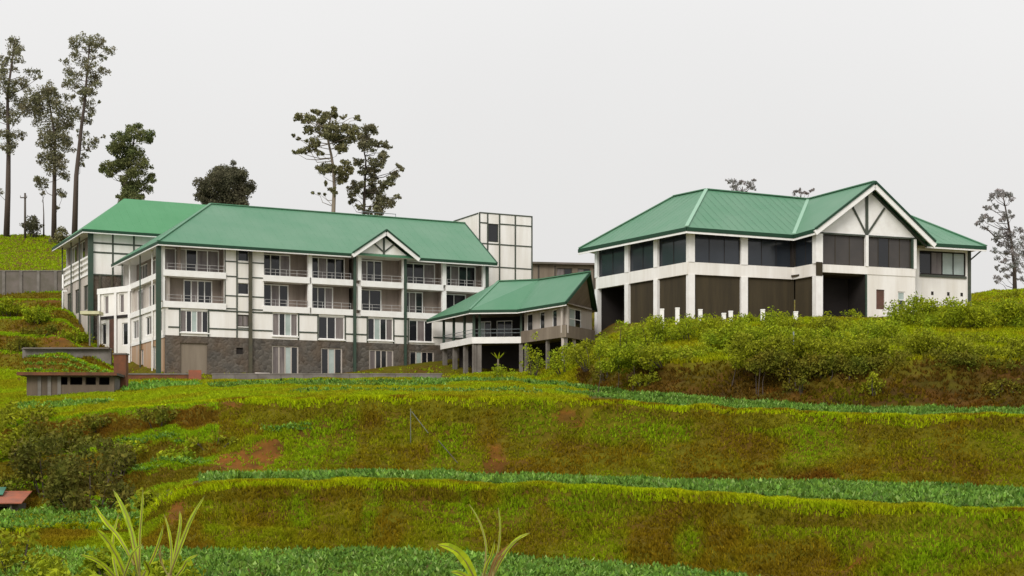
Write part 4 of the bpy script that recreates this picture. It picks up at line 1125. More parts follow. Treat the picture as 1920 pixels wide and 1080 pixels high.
def z1(l): return [(x / 2.571, 40 + y / 2.571, r / 2.571) for x, y, r in l]
def z7(l): return [(480 + x / 4.5, 180 + y / 4.5, r / 4.5 * 1.18) for x, y, r in l]
def z8(l): return [(1780 + x / 4.5, 320 + y / 4.5, r / 4.5) for x, y, r in l]
GT = 'tall gum trees on the hill at the left'
tree('gum_tree', 'tall slender gum tree at the left edge of the photo, cut by the frame', 12, 443, 233, [(15, 360), (16, 293), (14, 176), (29, 72)],
     z1([(75, 95, 30), (70, 125, 38), (80, 165, 30), (65, 190, 22), (40, 310, 42), (10, 200, 32), (5, 240, 30), (10, 290, 42), (45, 345, 30), (150, 250, 28), (190, 270, 12), (105, 290, 32), (120, 305, 20), (60, 230, 20), (85, 395, 38), (100, 440, 32), (30, 450, 40), (60, 480, 30), (85, 545, 34), (40, 560, 26), (35, 605, 35), (15, 540, 32), (70, 590, 22), (0, 820, 22), (-40, 330, 50), (-50, 450, 50)]), r0=.48, group=GT)
tree('gum_tree', 'bushy gum tree of medium height between the two tallest trees at the left', 101, 441, 230, [(102, 340), (103, 258), (93, 195), (84, 168)],
     z1([(200, 345, 50), (235, 330, 36), (140, 370, 40), (175, 400, 44), (250, 355, 36), (160, 440, 44), (210, 430, 52), (300, 420, 46), (345, 440, 38), (330, 370, 24), (260, 505, 58), (300, 500, 40), (240, 560, 44), (285, 590, 52), (310, 560, 36), (240, 640, 42), (270, 650, 44), (290, 690, 36), (245, 715, 40), (310, 740, 28), (200, 770, 30), (175, 760, 16), (205, 660, 24), (190, 680, 12), (290, 820, 22), (300, 840, 16), (320, 610, 30), (280, 900, 9), (110, 410, 20), (230, 600, 30)]), r0=.42, group=GT, per=48)
tree('gum_tree', 'tallest gum tree with an open airy crown, nearest the green roof of the wing', 139, 440, 226, [(143, 330), (153, 235), (159, 190), (163, 140), (168, 85)],
     z1([(365, 95, 32), (350, 125, 24), (425, 95, 38), (440, 130, 38), (470, 105, 32), (495, 95, 22), (520, 140, 26), (500, 175, 20), (530, 155, 14), (320, 200, 22), (375, 185, 34), (355, 160, 18), (435, 205, 32), (425, 235, 26), (330, 245, 32), (490, 240, 28), (470, 270, 20), (380, 265, 30), (450, 285, 32), (345, 310, 34), (320, 300, 18), (420, 330, 36), (395, 350, 24), (470, 300, 22), (440, 350, 22), (415, 400, 32), (430, 440, 26), (400, 470, 26), (425, 480, 14), (395, 545, 24), (405, 590, 18), (450, 575, 24), (455, 605, 18), (405, 650, 18), (395, 690, 14), (500, 555, 9), (475, 390, 7), (425, 620, 10)]), r0=.46, group=GT, per=38)
tree('gum_tree', 'dense dark green tree rising behind the left end of the wing roof', 226, 470, 222, [(225, 385), (238, 330), (250, 270), (256, 240)],
     z1([(655, 510, 26), (640, 540, 34), (690, 550, 36), (720, 565, 20), (610, 565, 34), (570, 580, 32), (600, 615, 52), (650, 630, 48), (550, 615, 30), (660, 685, 52), (600, 680, 50), (520, 695, 36), (560, 700, 40), (700, 690, 26), (640, 740, 46), (620, 790, 40), (665, 800, 40), (610, 830, 36), (720, 750, 26), (735, 770, 14), (650, 850, 42), (500, 715, 22), (535, 740, 16), (600, 860, 30), (670, 850, 22)]), leafm='gum_leaf_green', r0=.38, per=90)
tree('round_tree', 'low domed dark brown tree showing above the long green roof', 420, 480, 212, [(420, 420), (420, 350)],
     [(x, y, r * .84) for x, y, r in z1([(1080, 770, 90), (1030, 800, 70), (1140, 780, 64), (1090, 725, 50), (1060, 740, 44), (1120, 720, 36), (990, 830, 46), (1165, 840, 50), (1060, 850, 80), (1110, 850, 70), (1195, 820, 22), (960, 855, 26), (1150, 745, 34), (1010, 770, 30), (1080, 920, 100), (1000, 900, 50), (1170, 900, 50)])], leafm='dark_leaf', r0=.5, per=120, size=.45)
tree('gum_tree', 'pale trunked gum tree with spreading umbrella crown behind the roof, left of a pair', 625, 470, 216, [(625, 400), (627, 350), (625, 315), (621, 290), (612, 250), (622, 215)],
     z7([(370, 175, 32), (350, 185, 22), (430, 175, 36), (465, 190, 32), (510, 130, 26), (530, 140, 16), (590, 165, 36), (570, 200, 26), (655, 105, 22), (660, 140, 26), (665, 170, 26), (740, 175, 18), (850, 175, 20), (865, 200, 12), (545, 230, 36), (430, 275, 30), (450, 300, 30), (620, 270, 44), (560, 310, 44), (600, 330, 44), (700, 290, 48), (770, 280, 48), (840, 300, 46), (660, 360, 56), (720, 380, 56), (780, 350, 44), (500, 385, 40), (470, 420, 34), (420, 455, 28), (380, 465, 26), (325, 475, 16), (360, 470, 14), (320, 335, 13), (360, 360, 11), (420, 380, 11), (575, 600, 40), (560, 640, 30), (600, 630, 32), (690, 630, 40), (740, 620, 44), (790, 615, 28), (740, 690, 40), (710, 710, 30), (800, 640, 22), (590, 740, 13), (640, 790, 22), (670, 820, 16), (480, 820, 9), (530, 825, 7), (580, 830, 6), (540, 480, 24), (720, 440, 40)]), leafm='olive_leaf', barkm='pale_bark', r0=.45, per=70, size=.56)
tree('gum_tree', 'darker drooping gum tree behind the roof, right of a pair', 683, 470, 220, [(682, 400), (684, 350), (686, 300), (680, 272)],
     z7([(930, 280, 46), (970, 270, 34), (1000, 290, 26), (900, 340, 36), (950, 420, 50), (920, 390, 36), (1010, 405, 32), (1090, 410, 26), (1110, 430, 22), (1080, 490, 26), (1085, 520, 24), (1040, 545, 40), (980, 560, 36), (1060, 580, 26), (870, 560, 34), (840, 555, 22), (930, 620, 40), (970, 640, 40), (890, 655, 22), (1000, 690, 20), (1170, 670, 34), (1150, 700, 30), (1130, 735, 32), (1080, 750, 40), (1060, 780, 30), (990, 780, 46), (970, 810, 36), (830, 770, 42), (870, 750, 34), (810, 820, 34), (850, 800, 30), (1060, 850, 42), (1020, 890, 40), (1080, 920, 38), (1150, 885, 32), (1190, 850, 22), (1200, 595, 18), (1235, 615, 12), (880, 940, 26), (810, 880, 24), (800, 900, 14), (950, 975, 28), (1030, 960, 34), (1060, 980, 30), (980, 720, 26), (930, 830, 30)]), leafm='gum_leaf', r0=.4, per=64, size=.56)
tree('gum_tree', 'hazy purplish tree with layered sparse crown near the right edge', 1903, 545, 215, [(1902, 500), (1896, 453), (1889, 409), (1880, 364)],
     z8([(440, 180, 34), (400, 195, 34), (360, 215, 22), (345, 245, 14), (480, 200, 34), (515, 215, 28), (525, 250, 20), (340, 315, 26), (310, 310, 16), (400, 305, 24), (280, 400, 30), (310, 385, 28), (350, 405, 24), (235, 450, 18), (265, 430, 22), (300, 485, 22), (360, 425, 18), (480, 370, 36), (460, 400, 28), (540, 385, 18), (440, 420, 20), (400, 540, 34), (380, 580, 24), (460, 520, 42), (480, 560, 34), (530, 535, 34), (585, 500, 28), (605, 510, 14), (440, 620, 30), (500, 605, 40), (395, 680, 30), (400, 735, 26), (480, 700, 34), (510, 660, 34), (540, 690, 34), (400, 815, 24), (470, 830, 34), (530, 800, 40), (415, 905, 28), (400, 935, 18), (490, 895, 28), (540, 870, 28), (570, 740, 34), (560, 640, 30), (460, 770, 24)]), leafm='haze_leaf', r0=.32, per=62, size=.42)
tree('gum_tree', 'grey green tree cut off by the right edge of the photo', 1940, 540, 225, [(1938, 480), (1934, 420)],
     z8([(600, 600, 24), (620, 640, 34), (590, 690, 34), (630, 720, 40), (600, 780, 40), (640, 800, 44), (590, 840, 26), (600, 920, 20), (700, 700, 70), (720, 600, 60), (690, 500, 50), (640, 560, 30), (620, 580, 22), (605, 900, 16)]), leafm='haze_leaf', r0=.35, per=38, size=.42)
def z5(l): return [(1060 + x / 3.375, 320 + y / 3.375, r / 3.375) for x, y, r in l]
def z6(l): return [(1460 + x / 3.374, 320 + y / 3.374, r / 3.374) for x, y, r in l]
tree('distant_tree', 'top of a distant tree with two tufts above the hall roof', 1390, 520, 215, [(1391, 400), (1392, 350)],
     z5([(1045, 65, 22), (1080, 90, 26), (1060, 100, 18), (1110, 72, 10), (1170, 85, 26), (1185, 105, 20), (1190, 60, 10), (1120, 140, 40)]), r0=.3, per=42, leafm='haze_leaf')
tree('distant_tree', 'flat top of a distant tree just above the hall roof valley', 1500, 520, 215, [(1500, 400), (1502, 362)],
     z6([(135, 130, 20), (215, 125, 13), (100, 138, 14), (170, 140, 16)]), r0=.3, per=42, leafm='haze_leaf')
tree('small_tree', 'small round dark bush tree on the crest between thin poles at the left', 62, 443, 231, [(62, 425)],
     [(60, 415, 13), (66, 425, 12), (55, 425, 10), (62, 434, 14)], r0=.12, per=60, leafm='dark_leaf', depth=.6, twigs=False)
tree('bare_sapling', 'thin bare grey sapling between the utility pole and the bushy gum', 82, 441, 232, [(82, 400), (80, 360)], [(78, 345, 5), (88, 350, 4), (80, 362, 4), (72, 335, 4)], r0=.14, per=30)
tree('small_tree', 'small scrubby tree on the crest beside the wing roof corner', 128, 460, 226, [(124, 440)], [(112, 440, 10), (122, 446, 13), (130, 455, 12), (108, 450, 12), (118, 430, 7)], r0=.1, per=55, leafm='olive_leaf', depth=.6, twigs=False)

# ================================================================== shrubs and hedges
LEAF = {
 'lime': leaf_mat('lime_shrub_leaves', (.31, .34, .012), .5, c2=(.19, .27, .012), scale=.7),
 'green': leaf_mat('green_shrub_leaves', (.19, .265, .012), .5, c2=(.30, .32, .010), scale=.5),
 'olive': leaf_mat('olive_shrub_leaves', (.27, .29, .012), .5, c2=(.19, .21, .012), scale=.7),
 'brown': leaf_mat('brown_shrub_leaves', (.19, .15, .014), .5, c2=(.12, .15, .014), scale=.6),
 'dark': leaf_mat('dark_shrub_leaves', (.105, .125, .018), .5, c2=(.155, .115, .022), scale=.5),
}
def foot(px, row, Y, span=16):
    """Distance near Y at which the ground along this bearing shows at the given row."""
    best = (1e9, Y)
    for q in np.linspace(Y - span, Y + span, 65):
        e = abs(HZ - ground_z((px - 960) / FL * q, q) / q * FL - row) + abs(q - Y) * .25
        if e < best[0]: best = (e, q)
    return float(best[1])
def shrub(name, label, cat, px, base, Y, w, h, leaf, size=.22, per=75, group=None, dp=None, n=None, stems=True):
    """A bush w pixels wide and h pixels high whose foot shows at row base."""
    Y = foot(px, base, Y); k = Y / FL; c = ray(px, base, Y); gz = c.z = ground_z(c.x, Y)
    W, H = w * k / 2, h * k; D = dp or min(W, 2.2)
    t = thing(name, label, cat, (c.x, c.y, gz), group)
    cs, rs = [], []
    n = n or max(7, int(5 + 2.2 * W * H))
    for i in range(n):
        a = R.uniform(-1, 1); b = R.uniform(-1, 1)
        top = math.sqrt(max(0, 1 - a * a)) ** .7
        r = R.uniform(.22, .40) * min(H, W) + .12
        z = R.uniform(.08, max(.15, top)) * (H - r * .6)
        cs.append((c.x + a * (W - r * .5), c.y + b * D * top, gz + z)); rs.append(r)
    V = leaf_cloud(cs, rs, size, per, .9)
    fast_mesh('foliage', V, 4, LEAF[leaf], t)
    if stems:
        mb = MB()
        for q in cs[:8]:
            b0 = Vector((c.x + (q[0] - c.x) * .4, c.y + (q[1] - c.y) * .4, gz - .35))
            mb.tube([b0, (b0 + Vector(q)) / 2 + Vector((R.uniform(-.1, .1), 0, .1)), Vector(q)], [.05, .035, .015], 5)
        mb.build('stems', M['bark'], t)['kind'] = 'stuff'
    return t
# the bank below the hall
HB = 'bushes on the bank below the hall'
for px, base, Y, w, h, lf, lab in (
    (1062, 700, 132, 70, 56, 'lime', 'yellow green bush at the foot of the bank, nearest the pavilion stilts'),
    (1110, 690, 128, 90, 58, 'olive', 'wide olive bush with grey twigs on the slope right of the pavilion'),
    (1165, 668, 128, 90, 62, 'lime', 'lime bush on the slope below the dark open bay of the hall'),
    (1225, 650, 130, 100, 58, 'lime', 'lime bush below the leftmost white posts'),
    (1300, 640, 130, 110, 56, 'green', 'green bush below the hall corner column'),
    (1375, 636, 130, 100, 46, 'lime', 'yellow green bush below the first pair of close white posts'),
    (1450, 632, 130, 110, 48, 'green', 'bush with pale grass tips below the second front column'),
    (1530, 634, 131, 110, 44, 'olive', 'low olive bush below the gable corner column'),
    (1610, 632, 132, 110, 42, 'lime', 'low yellow green bush below the dark garage opening'),
    (1250, 682, 118, 120, 44, 'olive', 'straggling olive bush overhanging the red earth at the left of the bank'),
    (1140, 706, 124, 80, 34, 'brown', 'small brown bush in the shade at the bank foot beside pavilion slope')):
    shrub('shrub', lab, 'bush', px, base, Y, w, h, lf, group=HB)
for px, base, Y, w, h, lf, lab in (
    (1715, 612, 138, 110, 58, 'green', 'big rounded green bush below the small door of the hall'),
    (1790, 618, 138, 130, 62, 'green', 'largest rounded green bush hiding the foot of the veranda room'),
    (1868, 616, 138, 130, 58, 'green', 'rounded bright green bush right of the veranda room'),
    (1950, 618, 138, 130, 60, 'green', 'green bush cut by the right edge below the hazy tree'),
    (1900, 560, 180, 60, 16, 'olive', 'low olive scrub on the crest under the hazy tree')):
    shrub('shrub', lab, 'bush', px, base, Y, w, h, lf, size=.24, per=80, group='big green bushes at the right')
# the clipped edge hedge along the brow
hk = []
def hedge(name, label, s0, s1, Y, top, bot, leaf, D=1.0, per=46):
    c = ray((s0 + s1) / 2, bot, Y)
    t = thing(name, label, 'hedge', tuple(c))
    cs, rs = [], []
    s = s0
    while s < s1:
        b = np.interp(s, [s0, s1], [bot, bot]); tt = top + 5 * math.sin(s * .021) + R.uniform(-4, 5)
        for q in range(4):
            y = b + (tt - b) * R.uniform(.1, .95); yy = Y + R.uniform(-D, D)
            p = ray(s + R.uniform(-8, 8), y, Y); cs.append((p.x, yy, p.z)); rs.append(R.uniform(.34, .72))
        s += 11
    V = leaf_cloud(cs, rs, .20, per * 2.6, .85)
    fast_mesh('foliage', V, 4, LEAF[leaf], t)
    mb = MB()
    for k in range(0, len(cs), 11):
        q = Vector(cs[k]); b0 = Vector((q.x + R.uniform(-.2, .2), q.y, ground_z(q.x, q.y) - .2))
        mb.tube([b0, (b0 + q) / 2 + Vector((R.uniform(-.25, .25), 0, 0)), q], [.035, .025, .015], 5)
    mb.build('stems', M['bark'], t)['kind'] = 'stuff'
hedge('hedge', 'long overgrown olive hedge along the brow of the bare dark bank', 1385, 2060, 102, 632, 690, 'olive', .9)
hedge('hedge', 'sloping lime hedge at the left half of the bank, over the red earth', 1130, 1400, 110, 652, 694, 'lime', 1.2)
hedge('hedge', 'rough lime hedge line just behind the brow, under the white posts', 1330, 1700, 113, 618, 650, 'lime', 1.2)
hedge('hedge', 'brown green bramble strip hanging down the dark bank under the olive hedge', 1420, 2060, 100.6, 668, 704, 'brown', .5, 26)
for px, base, Y, w, h, lf, lab in (
    (1090, 668, 134, 60, 34, 'olive', 'olive bush just right of the pavilion gable stilts'),
    (1190, 640, 132, 70, 34, 'olive', 'olive bush below the second left column of the hall'),
    (1340, 618, 134, 80, 26, 'olive', 'low olive bush under the white post right of the corner column'),
    (1265, 615, 134, 80, 26, 'lime', 'low lime bush under the white post left of the corner column'),
    (1410, 606, 137, 60, 24, 'green', 'green tuft bush at the foot of the second front column'),
    (1480, 612, 136, 80, 22, 'lime', 'low lime bush before the inner corner of the hall'),
    (1560, 614, 137, 80, 22, 'olive', 'low olive bush before the dark garage opening'),
    (1650, 628, 134, 90, 34, 'lime', 'lime bush left of the big rounded green bushes'),
    (1560, 655, 118, 120, 34, 'green', 'green bush in the gap between the two hedge lines'),
    (1700, 650, 118, 130, 36, 'lime', 'yellow green bush behind the olive hedge below the garage wall'),
    (1830, 652, 118, 130, 34, 'olive', 'olive bush behind the olive hedge below the veranda room'),
    (1210, 722, 110, 60, 30, 'olive', 'tuft of dry weeds at the foot of the red earth'),
    (1640, 735, 99, 50, 44, 'olive', 'yellow weeds climbing the dark bank in its middle'),
    (1880, 738, 99, 70, 40, 'brown', 'brown weeds at the foot of the dark bank near the right edge'),
    (1500, 735, 100, 60, 36, 'brown', 'brown weeds at the left of the dark bank')):
    shrub('shrub', lab, 'bush', px, base, Y, w, h, lf, group=HB, per=75)

# left side and lower left
LS = 'bushes on the lower left slope'
for px, base, Y, w, h, lf, lab in (
    (165, 960, 84, 150, 150, 'dark', 'largest dark bush on the lower left slope, right of the red roofed hut'),
    (90, 930, 90, 130, 130, 'dark', 'dark bush behind the red roofed hut at the left'),
    (215, 905, 90, 90, 90, 'dark', 'dark green bush at the right end of the lower left thicket'),
    (120, 850, 97, 130, 80, 'brown', 'brown twiggy bush above the dark thicket at the left'),
    (30, 860, 96, 110, 100, 'olive', 'olive bush at the left edge above the hut'),
    (50, 790, 110, 120, 40, 'olive', 'low olive scrub under the stone shed at the left'),
    (185, 800, 104, 80, 34, 'brown', 'low brown scrub right of the brown twiggy bush'),
    (300, 800, 97, 110, 38, 'brown', 'brown bracken patch on the slope below the garden wall'),
    (20, 1075, 46, 150, 90, 'olive', 'olive bush in the bottom left corner'),
    (75, 1110, 43, 130, 70, 'green', 'green bush at the bottom edge beside the corner bush'),
    (210, 1090, 47, 120, 66, 'green', 'green undergrowth round the stalks of the left banana plant'),
    (320, 1100, 46, 110, 60, 'lime', 'lime undergrowth at the right of the left banana plant'),
    (270, 960, 78, 90, 44, 'olive', 'olive bush behind the left banana plant at the field corner'),
    (250, 860, 96, 90, 44, 'green', 'mid green bush on the step right of the dark thicket'),
    (330, 870, 88, 80, 34, 'lime', 'lime bush at the corner of the middle crop strip'),
    (20, 930, 86, 90, 60, 'brown', 'brown bush just behind the red roofed hut'),
    (400, 830, 93, 90, 28, 'olive', 'low olive scrub left of the red slip'),
    (140, 1120, 40, 110, 60, 'lime', 'lime weeds at the bottom edge under the left banana plant')):
    shrub('shrub', lab, 'bush', px, base, Y, w, h, lf, size=.22 if Y < 70 else .26, per=110 if Y < 70 else 80, group=LS)
for px, base, Y, w, h, lf, lab in (
    (20, 595, 183, 60, 40, 'green', 'bright green bush below the grey retaining wall at the left edge'),
    (75, 602, 182, 60, 36, 'lime', 'yellow green bush below the grey retaining wall near the white pole'),
    (40, 660, 168, 70, 30, 'brown', 'brown bush left of the concrete slab wall'),
    (140, 640, 172, 60, 26, 'lime', 'low lime bush on the step below the yellow canopy'),
    (70, 630, 176, 90, 26, 'brown', 'brown scrub on the step between retaining wall and slab wall')):
    shrub('shrub', lab, 'bush', px, base, Y, w, h, lf, size=.34, per=50, group='bushes on the upper left steps')
# by the pavilion
shrub('shrub', 'small yellow green tree in front of the pavilion stilts at its fold', 'bush', 998, 705, 148, 46, 88, 'lime', per=45)
shrub('shrub', 'leafy green clump growing in front of the pavilion stilts', 'bush', 940, 716, 140, 70, 30, 'green', per=60)
shrub('shrub', 'dark creeper bush between the pavilion gable and the hall', 'bush', 1108, 580, 154, 20, 50, 'brown', per=50)
shrub('shrub', 'low shrub in front of the gable corner post of the hall', 'bush', 1598, 600, 142, 40, 26, 'green', per=55)

# spiky plant in front of the pavilion
def spike_plant(label, px, base, Y, h):
    c = ray(px, base, Y); t = thing('spiky_plant', label, 'plant', tuple(c)); H = h / FL * Y
    MB().tube([c - Vector((0, 0, .2)), c + Vector((0, 0, H * .7))], [.12, .08], 6).build('stem', M['pale_bark'], t)
    for k in range(9):
        a = k * .7; d = Vector((math.cos(a), math.sin(a), .9)).normalized(); q = c + Vector((0, 0, H * .65))
        s = Vector((-d.y, d.x, 0)).normalized() * .07; e = q + d * H * .45; m = q + d * H * .25
        MB().quad(q - s * .5, q + s * .5, m + s, e, m - s).build('leaf', LEAF['lime'], t)
spike_plant('thin pale stemmed spiky plant standing before the pavilion stilts', 934, 704, 146, 46)

# ================================================================== foreground banana plants
M['banana'] = leaf_mat('banana_leaf', (.46, .56, .02), .2, c2=(.28, .42, .02), scale=4)
M['dry_leaf'] = leaf_mat('dry_banana_leaf', (.30, .17, .05), .2, c2=(.22, .11, .04), scale=4)
M['pale_banana'] = leaf_mat('pale_banana_leaf', (.42, .52, .035), .2, c2=(.28, .42, .03), scale=4)
M['stalk'] = mat('banana_stalk', (.20, .22, .05), .6, c2=(.22, .13, .05), scale=3, streak=True)
def blade(t, pts, wmax, m, fold=.25, up=Vector((0, -1, .3)), name='leaf', n=9):
    """A long leaf along a curve: two halves folded at the midrib, frayed edges."""
    P = [Vector(p) for p in pts]
    def at(u):
        u = u * (len(P) - 1); i = min(int(u), len(P) - 2); f = u - i
        p0 = P[max(i - 1, 0)]; p1, p2 = P[i], P[i + 1]; p3 = P[min(i + 2, len(P) - 1)]
        return .5 * ((2 * p1) + (p2 - p0) * f + (2 * p0 - 5 * p1 + 4 * p2 - p3) * f * f + (3 * p1 - p0 - 3 * p2 + p3) * f ** 3)
    mb = MB(); L, Mid, Rt = [], [], []
    for k in range(n + 1):
        u = k / n; p = at(u); d = (at(min(u + .02, 1)) - at(max(u - .02, 0))).normalized()
        s = d.cross(up).normalized(); nn = s.cross(d).normalized()
        w = wmax * max(.04, math.sin(math.pi * min(1, .06 + u * .94)) ** .6) * R.uniform(.86, 1.08)
        L.append(p - s * w + nn * w * fold); Mid.append(p); Rt.append(p + s * w + nn * w * fold)
    for k in range(n):
        mb.quad(L[k], Mid[k], Mid[k + 1], L[k + 1]); mb.quad(Mid[k], Rt[k], Rt[k + 1], Mid[k + 1])
    o = mb.build(name, M[m], t)
    MB().tube([at(k / 5) for k in range(6)], [.018 * (1 - .14 * k) for k in range(6)], 5).build('midrib', M['stalk'], o)
    return o
def banana(label, Y, foot_px, stalks, leaves):
    gx = (foot_px - 960) / FL * Y; c = Vector((gx, Y, ground_z(gx, Y)))
    t = thing('banana_plant', label, 'plant', tuple(c), 'banana plants in the foreground')
    for (x, y), r in stalks:
        q = ray(x, y, Y); m = (c + q) / 2 + Vector((R.uniform(-.05, .05), 0, 0))
        MB().tube([c - Vector((0, 0, .1)), m, q], [r, r * .8, r * .45], 8).build('stalk', M['stalk'], t, True)
    for pts, w, m, dy in leaves:
        w *= .66
        blade(t, [ray(x, y, Y + dy * (k / (len(pts) - 1))) for k, (x, y) in enumerate(pts)], w, m)
banana('young banana plant with upright pale leaves at the lower left', 27, 262, [((262, 1085), .10), ((318, 1075), .06), ((225, 1090), .06)],
  [([(318, 1080), (336, 1030), (360, 970), (384, 930)], .055, 'pale_banana', -.3), ([(320, 1080), (330, 1030), (338, 985), (337, 958)], .05, 'pale_banana', .2),
   ([(262, 1085), (250, 1010), (232, 955), (212, 918)], .07, 'pale_banana', .3), ([(262, 1080), (262, 1010), (266, 960), (268, 918)], .045, 'pale_banana', 0),
   ([(236, 1085), (222, 1050), (200, 1012), (180, 992)], .09, 'banana', -.4), ([(252, 1060), (225, 1010), (195, 975), (178, 948)], .06, 'banana', .4),
   ([(262, 1085), (254, 1050), (246, 1000), (242, 960)], .05, 'dry_leaf', .3), ([(225, 1095), (205, 1070), (180, 1050), (150, 1040)], .06, 'banana', -.5),
   ([(318, 1085), (305, 1060), (300, 1040), (302, 1022)], .03, 'dry_leaf', .1), ([(265, 1100), (280, 1075), (276, 1060), (270, 1050)], .09, 'banana', -.6),
   ([(225, 1095), (215, 1060), (212, 1010), (222, 965)], .05, 'banana', .5), ([(318, 1085), (322, 1045), (318, 1000), (308, 965)], .04, 'banana', .4), ([(262, 1090), (285, 1050), (300, 1010), (306, 985)], .045, 'banana', -.2),
   ([(225, 1100), (240, 1060), (250, 1035), (268, 1020)], .05, 'pale_banana', -.5), ([(318, 1095), (340, 1070), (352, 1050), (372, 1040)], .05, 'banana', -.3), ([(225, 1100), (200, 1088), (178, 1080), (160, 1085)], .06, 'banana', .3)])
banana('young banana plant with a broad lime leaf and a dried leaf at the bottom centre', 26, 905, [((908, 1075), .09), ((925, 1070), .05)],
  [([(893, 1095), (878, 1060), (852, 1030), (820, 1021)], .12, 'banana', -.4), ([(906, 1080), (912, 1030), (900, 980), (880, 946)], .028, 'pale_banana', .3),
   ([(915, 1080), (932, 1040), (938, 990), (934, 952)], .03, 'pale_banana', .2), ([(925, 1080), (945, 1040), (968, 1012), (994, 999)], .05, 'pale_banana', -.2),
   ([(918, 1085), (930, 1050), (950, 1030), (972, 1018)], .07, 'dry_leaf', -.1), ([(905, 1090), (912, 1060), (922, 1040), (928, 1012)], .045, 'banana', -.3),
   ([(895, 1100), (880, 1085), (862, 1075), (845, 1072)], .07, 'banana', -.3)])

# ================================================================== walls, sheds and small things at the left
def wall_thing(name, label, cat, px0, px1, Y0, Y1, top, thick, m, parts=None, below=1.2):
    """A straight free-standing wall between two points; top is the pixel row of its top at the left end."""
    a = ray(px0, top, Y0); bx = (px1 - 960) / FL * Y1
    f = Frame((a.x, a.y), (bx - a.x, Y1 - a.y)); L = math.hypot(bx - a.x, Y1 - a.y)
    z0 = min(ground_z(a.x, Y0), ground_z(bx, Y1)) - below
    t = thing(name, label, cat, (a.x, a.y, z0)); t['kind'] = 'thing'
    MB().box(f, 0, L, 0, thick, z0, a.z - .12).build('wall', M[m], t)
    MB().box(f, -.06, L + .06, -.08, thick + .08, a.z - .118, a.z).build('coping', M['concrete'], t)
    return t, f, L, z0, a.z
t, f, L, z0, zt = wall_thing('retaining_wall', 'long grey retaining wall below the bright hill slope at the left', 'wall', -260, 128, 196.5, 196.5, 507, .4, 'pink_concrete')
for k in range(12): MB().box(f, .4 + k * L / 12, .75 + k * L / 12, -.14, -.004, z0, zt - .125).build('buttress', M['concrete'], t)
t, f, L, z0, zt = wall_thing('slab_wall', 'concrete slab topped wall above the narrow vegetable strip at the left', 'wall', 42, 208, 165, 165, 653, .5, 'concrete', below=.6)
MB().box(f, .2, L - .1, -.5, -.09, zt - .11, zt + .06).build('slab', M['pink_concrete'], t)
t, f, L, z0, zt = wall_thing('garden_wall', 'low red brown wall in front of the hotel base corner', 'wall', 238, 372, 150, 150, 700, .35, 'red_earth_wall', below=.5)
t2 = t
MB().box(f, L - .9, L + .3, -.12, -.085, z0, zt + .3).build('pier', M['rust'], t)
t, f, L, z0, zt = wall_thing('kerb_wall', 'low grey kerb wall along the foot of the hotel', 'wall', 398, 828, 151, 151, 700, .3, 'pink_concrete', below=.8)
for k in range(10): MB().box(f, k * L / 10 + .01, (k + 1) * L / 10 - .03, -.05, -.003, z0, zt - .13).build('block', M['concrete'], t)
t, f, L, z0, zt = wall_thing('earth_pier', 'tall red brown earth pier between the vegetable strips at the left', 'wall', 213, 236, 134, 134, 662, .9, 'red_earth_wall', below=1.0)

M['wood_wall'] = mat('brown_weathered_render', (.17, .13, .095), .95, c2=(.09, .07, .05), scale=.9, streak=True, bump=.2)
def shed():
    Y = 131; a = ray(50, 750, Y); f = Frame((a.x, a.y), (1, .05)); L = (212 - 50) / FL * Y; zt = (HZ - 704) / FL * Y; z0 = a.z - 1.0
    t = thing('stone_shed', 'low stone shed with flat brown slab roof and dark openings at the left', 'shed', (a.x, a.y, z0))
    ops = [(2.7, 3.3, zt - .75, zt - .12), (3.5, 4.5, zt - .75, zt - .12), (4.75, 5.6, zt - .75, zt - .12), (5.85, 6.7, zt - .75, zt - .12)]
    wall_holes(f, 0, L, z0, zt, 0, .3, ops).build('wall', M['wood_wall'], t)
    MB().box(f, 0, L, 2.6, 2.8, z0, zt).build('back_wall', M['void'], t)
    for u in (0, L - .3): MB().box(f, u, u + .3, .305, 2.6, z0, zt).build('side_wall', M['concrete'], t)
    for u in (.9, 1.7, 2.5): MB().box(f, u, u + .28, -.06, -.003, z0, zt - .05).build('pier', M['concrete'], t)
    MB().box(f, -.6, L + .35, -.7, 3.2, zt + .003, zt + .2).build('slab_roof', M['wood'], t)
    MB().box(f, -.62, L + .37, -.74, -.705, zt - .02, zt + .24).build('fascia', M['red_earth_wall'], t)
shed()
def hut():
    Y = 80; a = ray(-85, 965, Y); f = Frame((a.x, a.y), (1, .1)); L = 3.1; z0 = a.z - .4; zt = (HZ - 945) / FL * Y
    t = thing('tin_hut', 'small hut with rusty red roof and green sheet at the left edge', 'hut', (a.x, a.y, z0))
    wall_holes(f, 0, L, z0, zt, 0, .15, [(1.9, 2.6, z0 + .1, zt - .15)]).build('wall', M['wood'], t)
    MB().box(f, 0, L, 1.8, 1.95, z0, zt).build('back_wall', M['wood'], t)
    for u in (0, L - .15): MB().box(f, u, u + .15, .16, 1.79, z0, zt).build('side_wall', M['wood'], t)
    MB().prism([f.p(-.2, -.45, zt + .06), f.p(L + .25, -.45, zt + .06), f.p(L + .25, 2.2, zt + .62), f.p(-.2, 2.2, zt + .62)], .05).build('roof', M['rust'], t)
    MB().prism([f.p(1.0, .9, zt + .5), f.p(2.15, .9, zt + .46), f.p(2.1, 2.0, zt + .82), f.p(1.1, 2.0, zt + .82)], .04).build('green_sheet', M['green_sheet'], t)
    MB().box(f, 2.75, 2.85, -.3, -.2, z0, zt + .05).build('post', M['wood'], t)
hut()
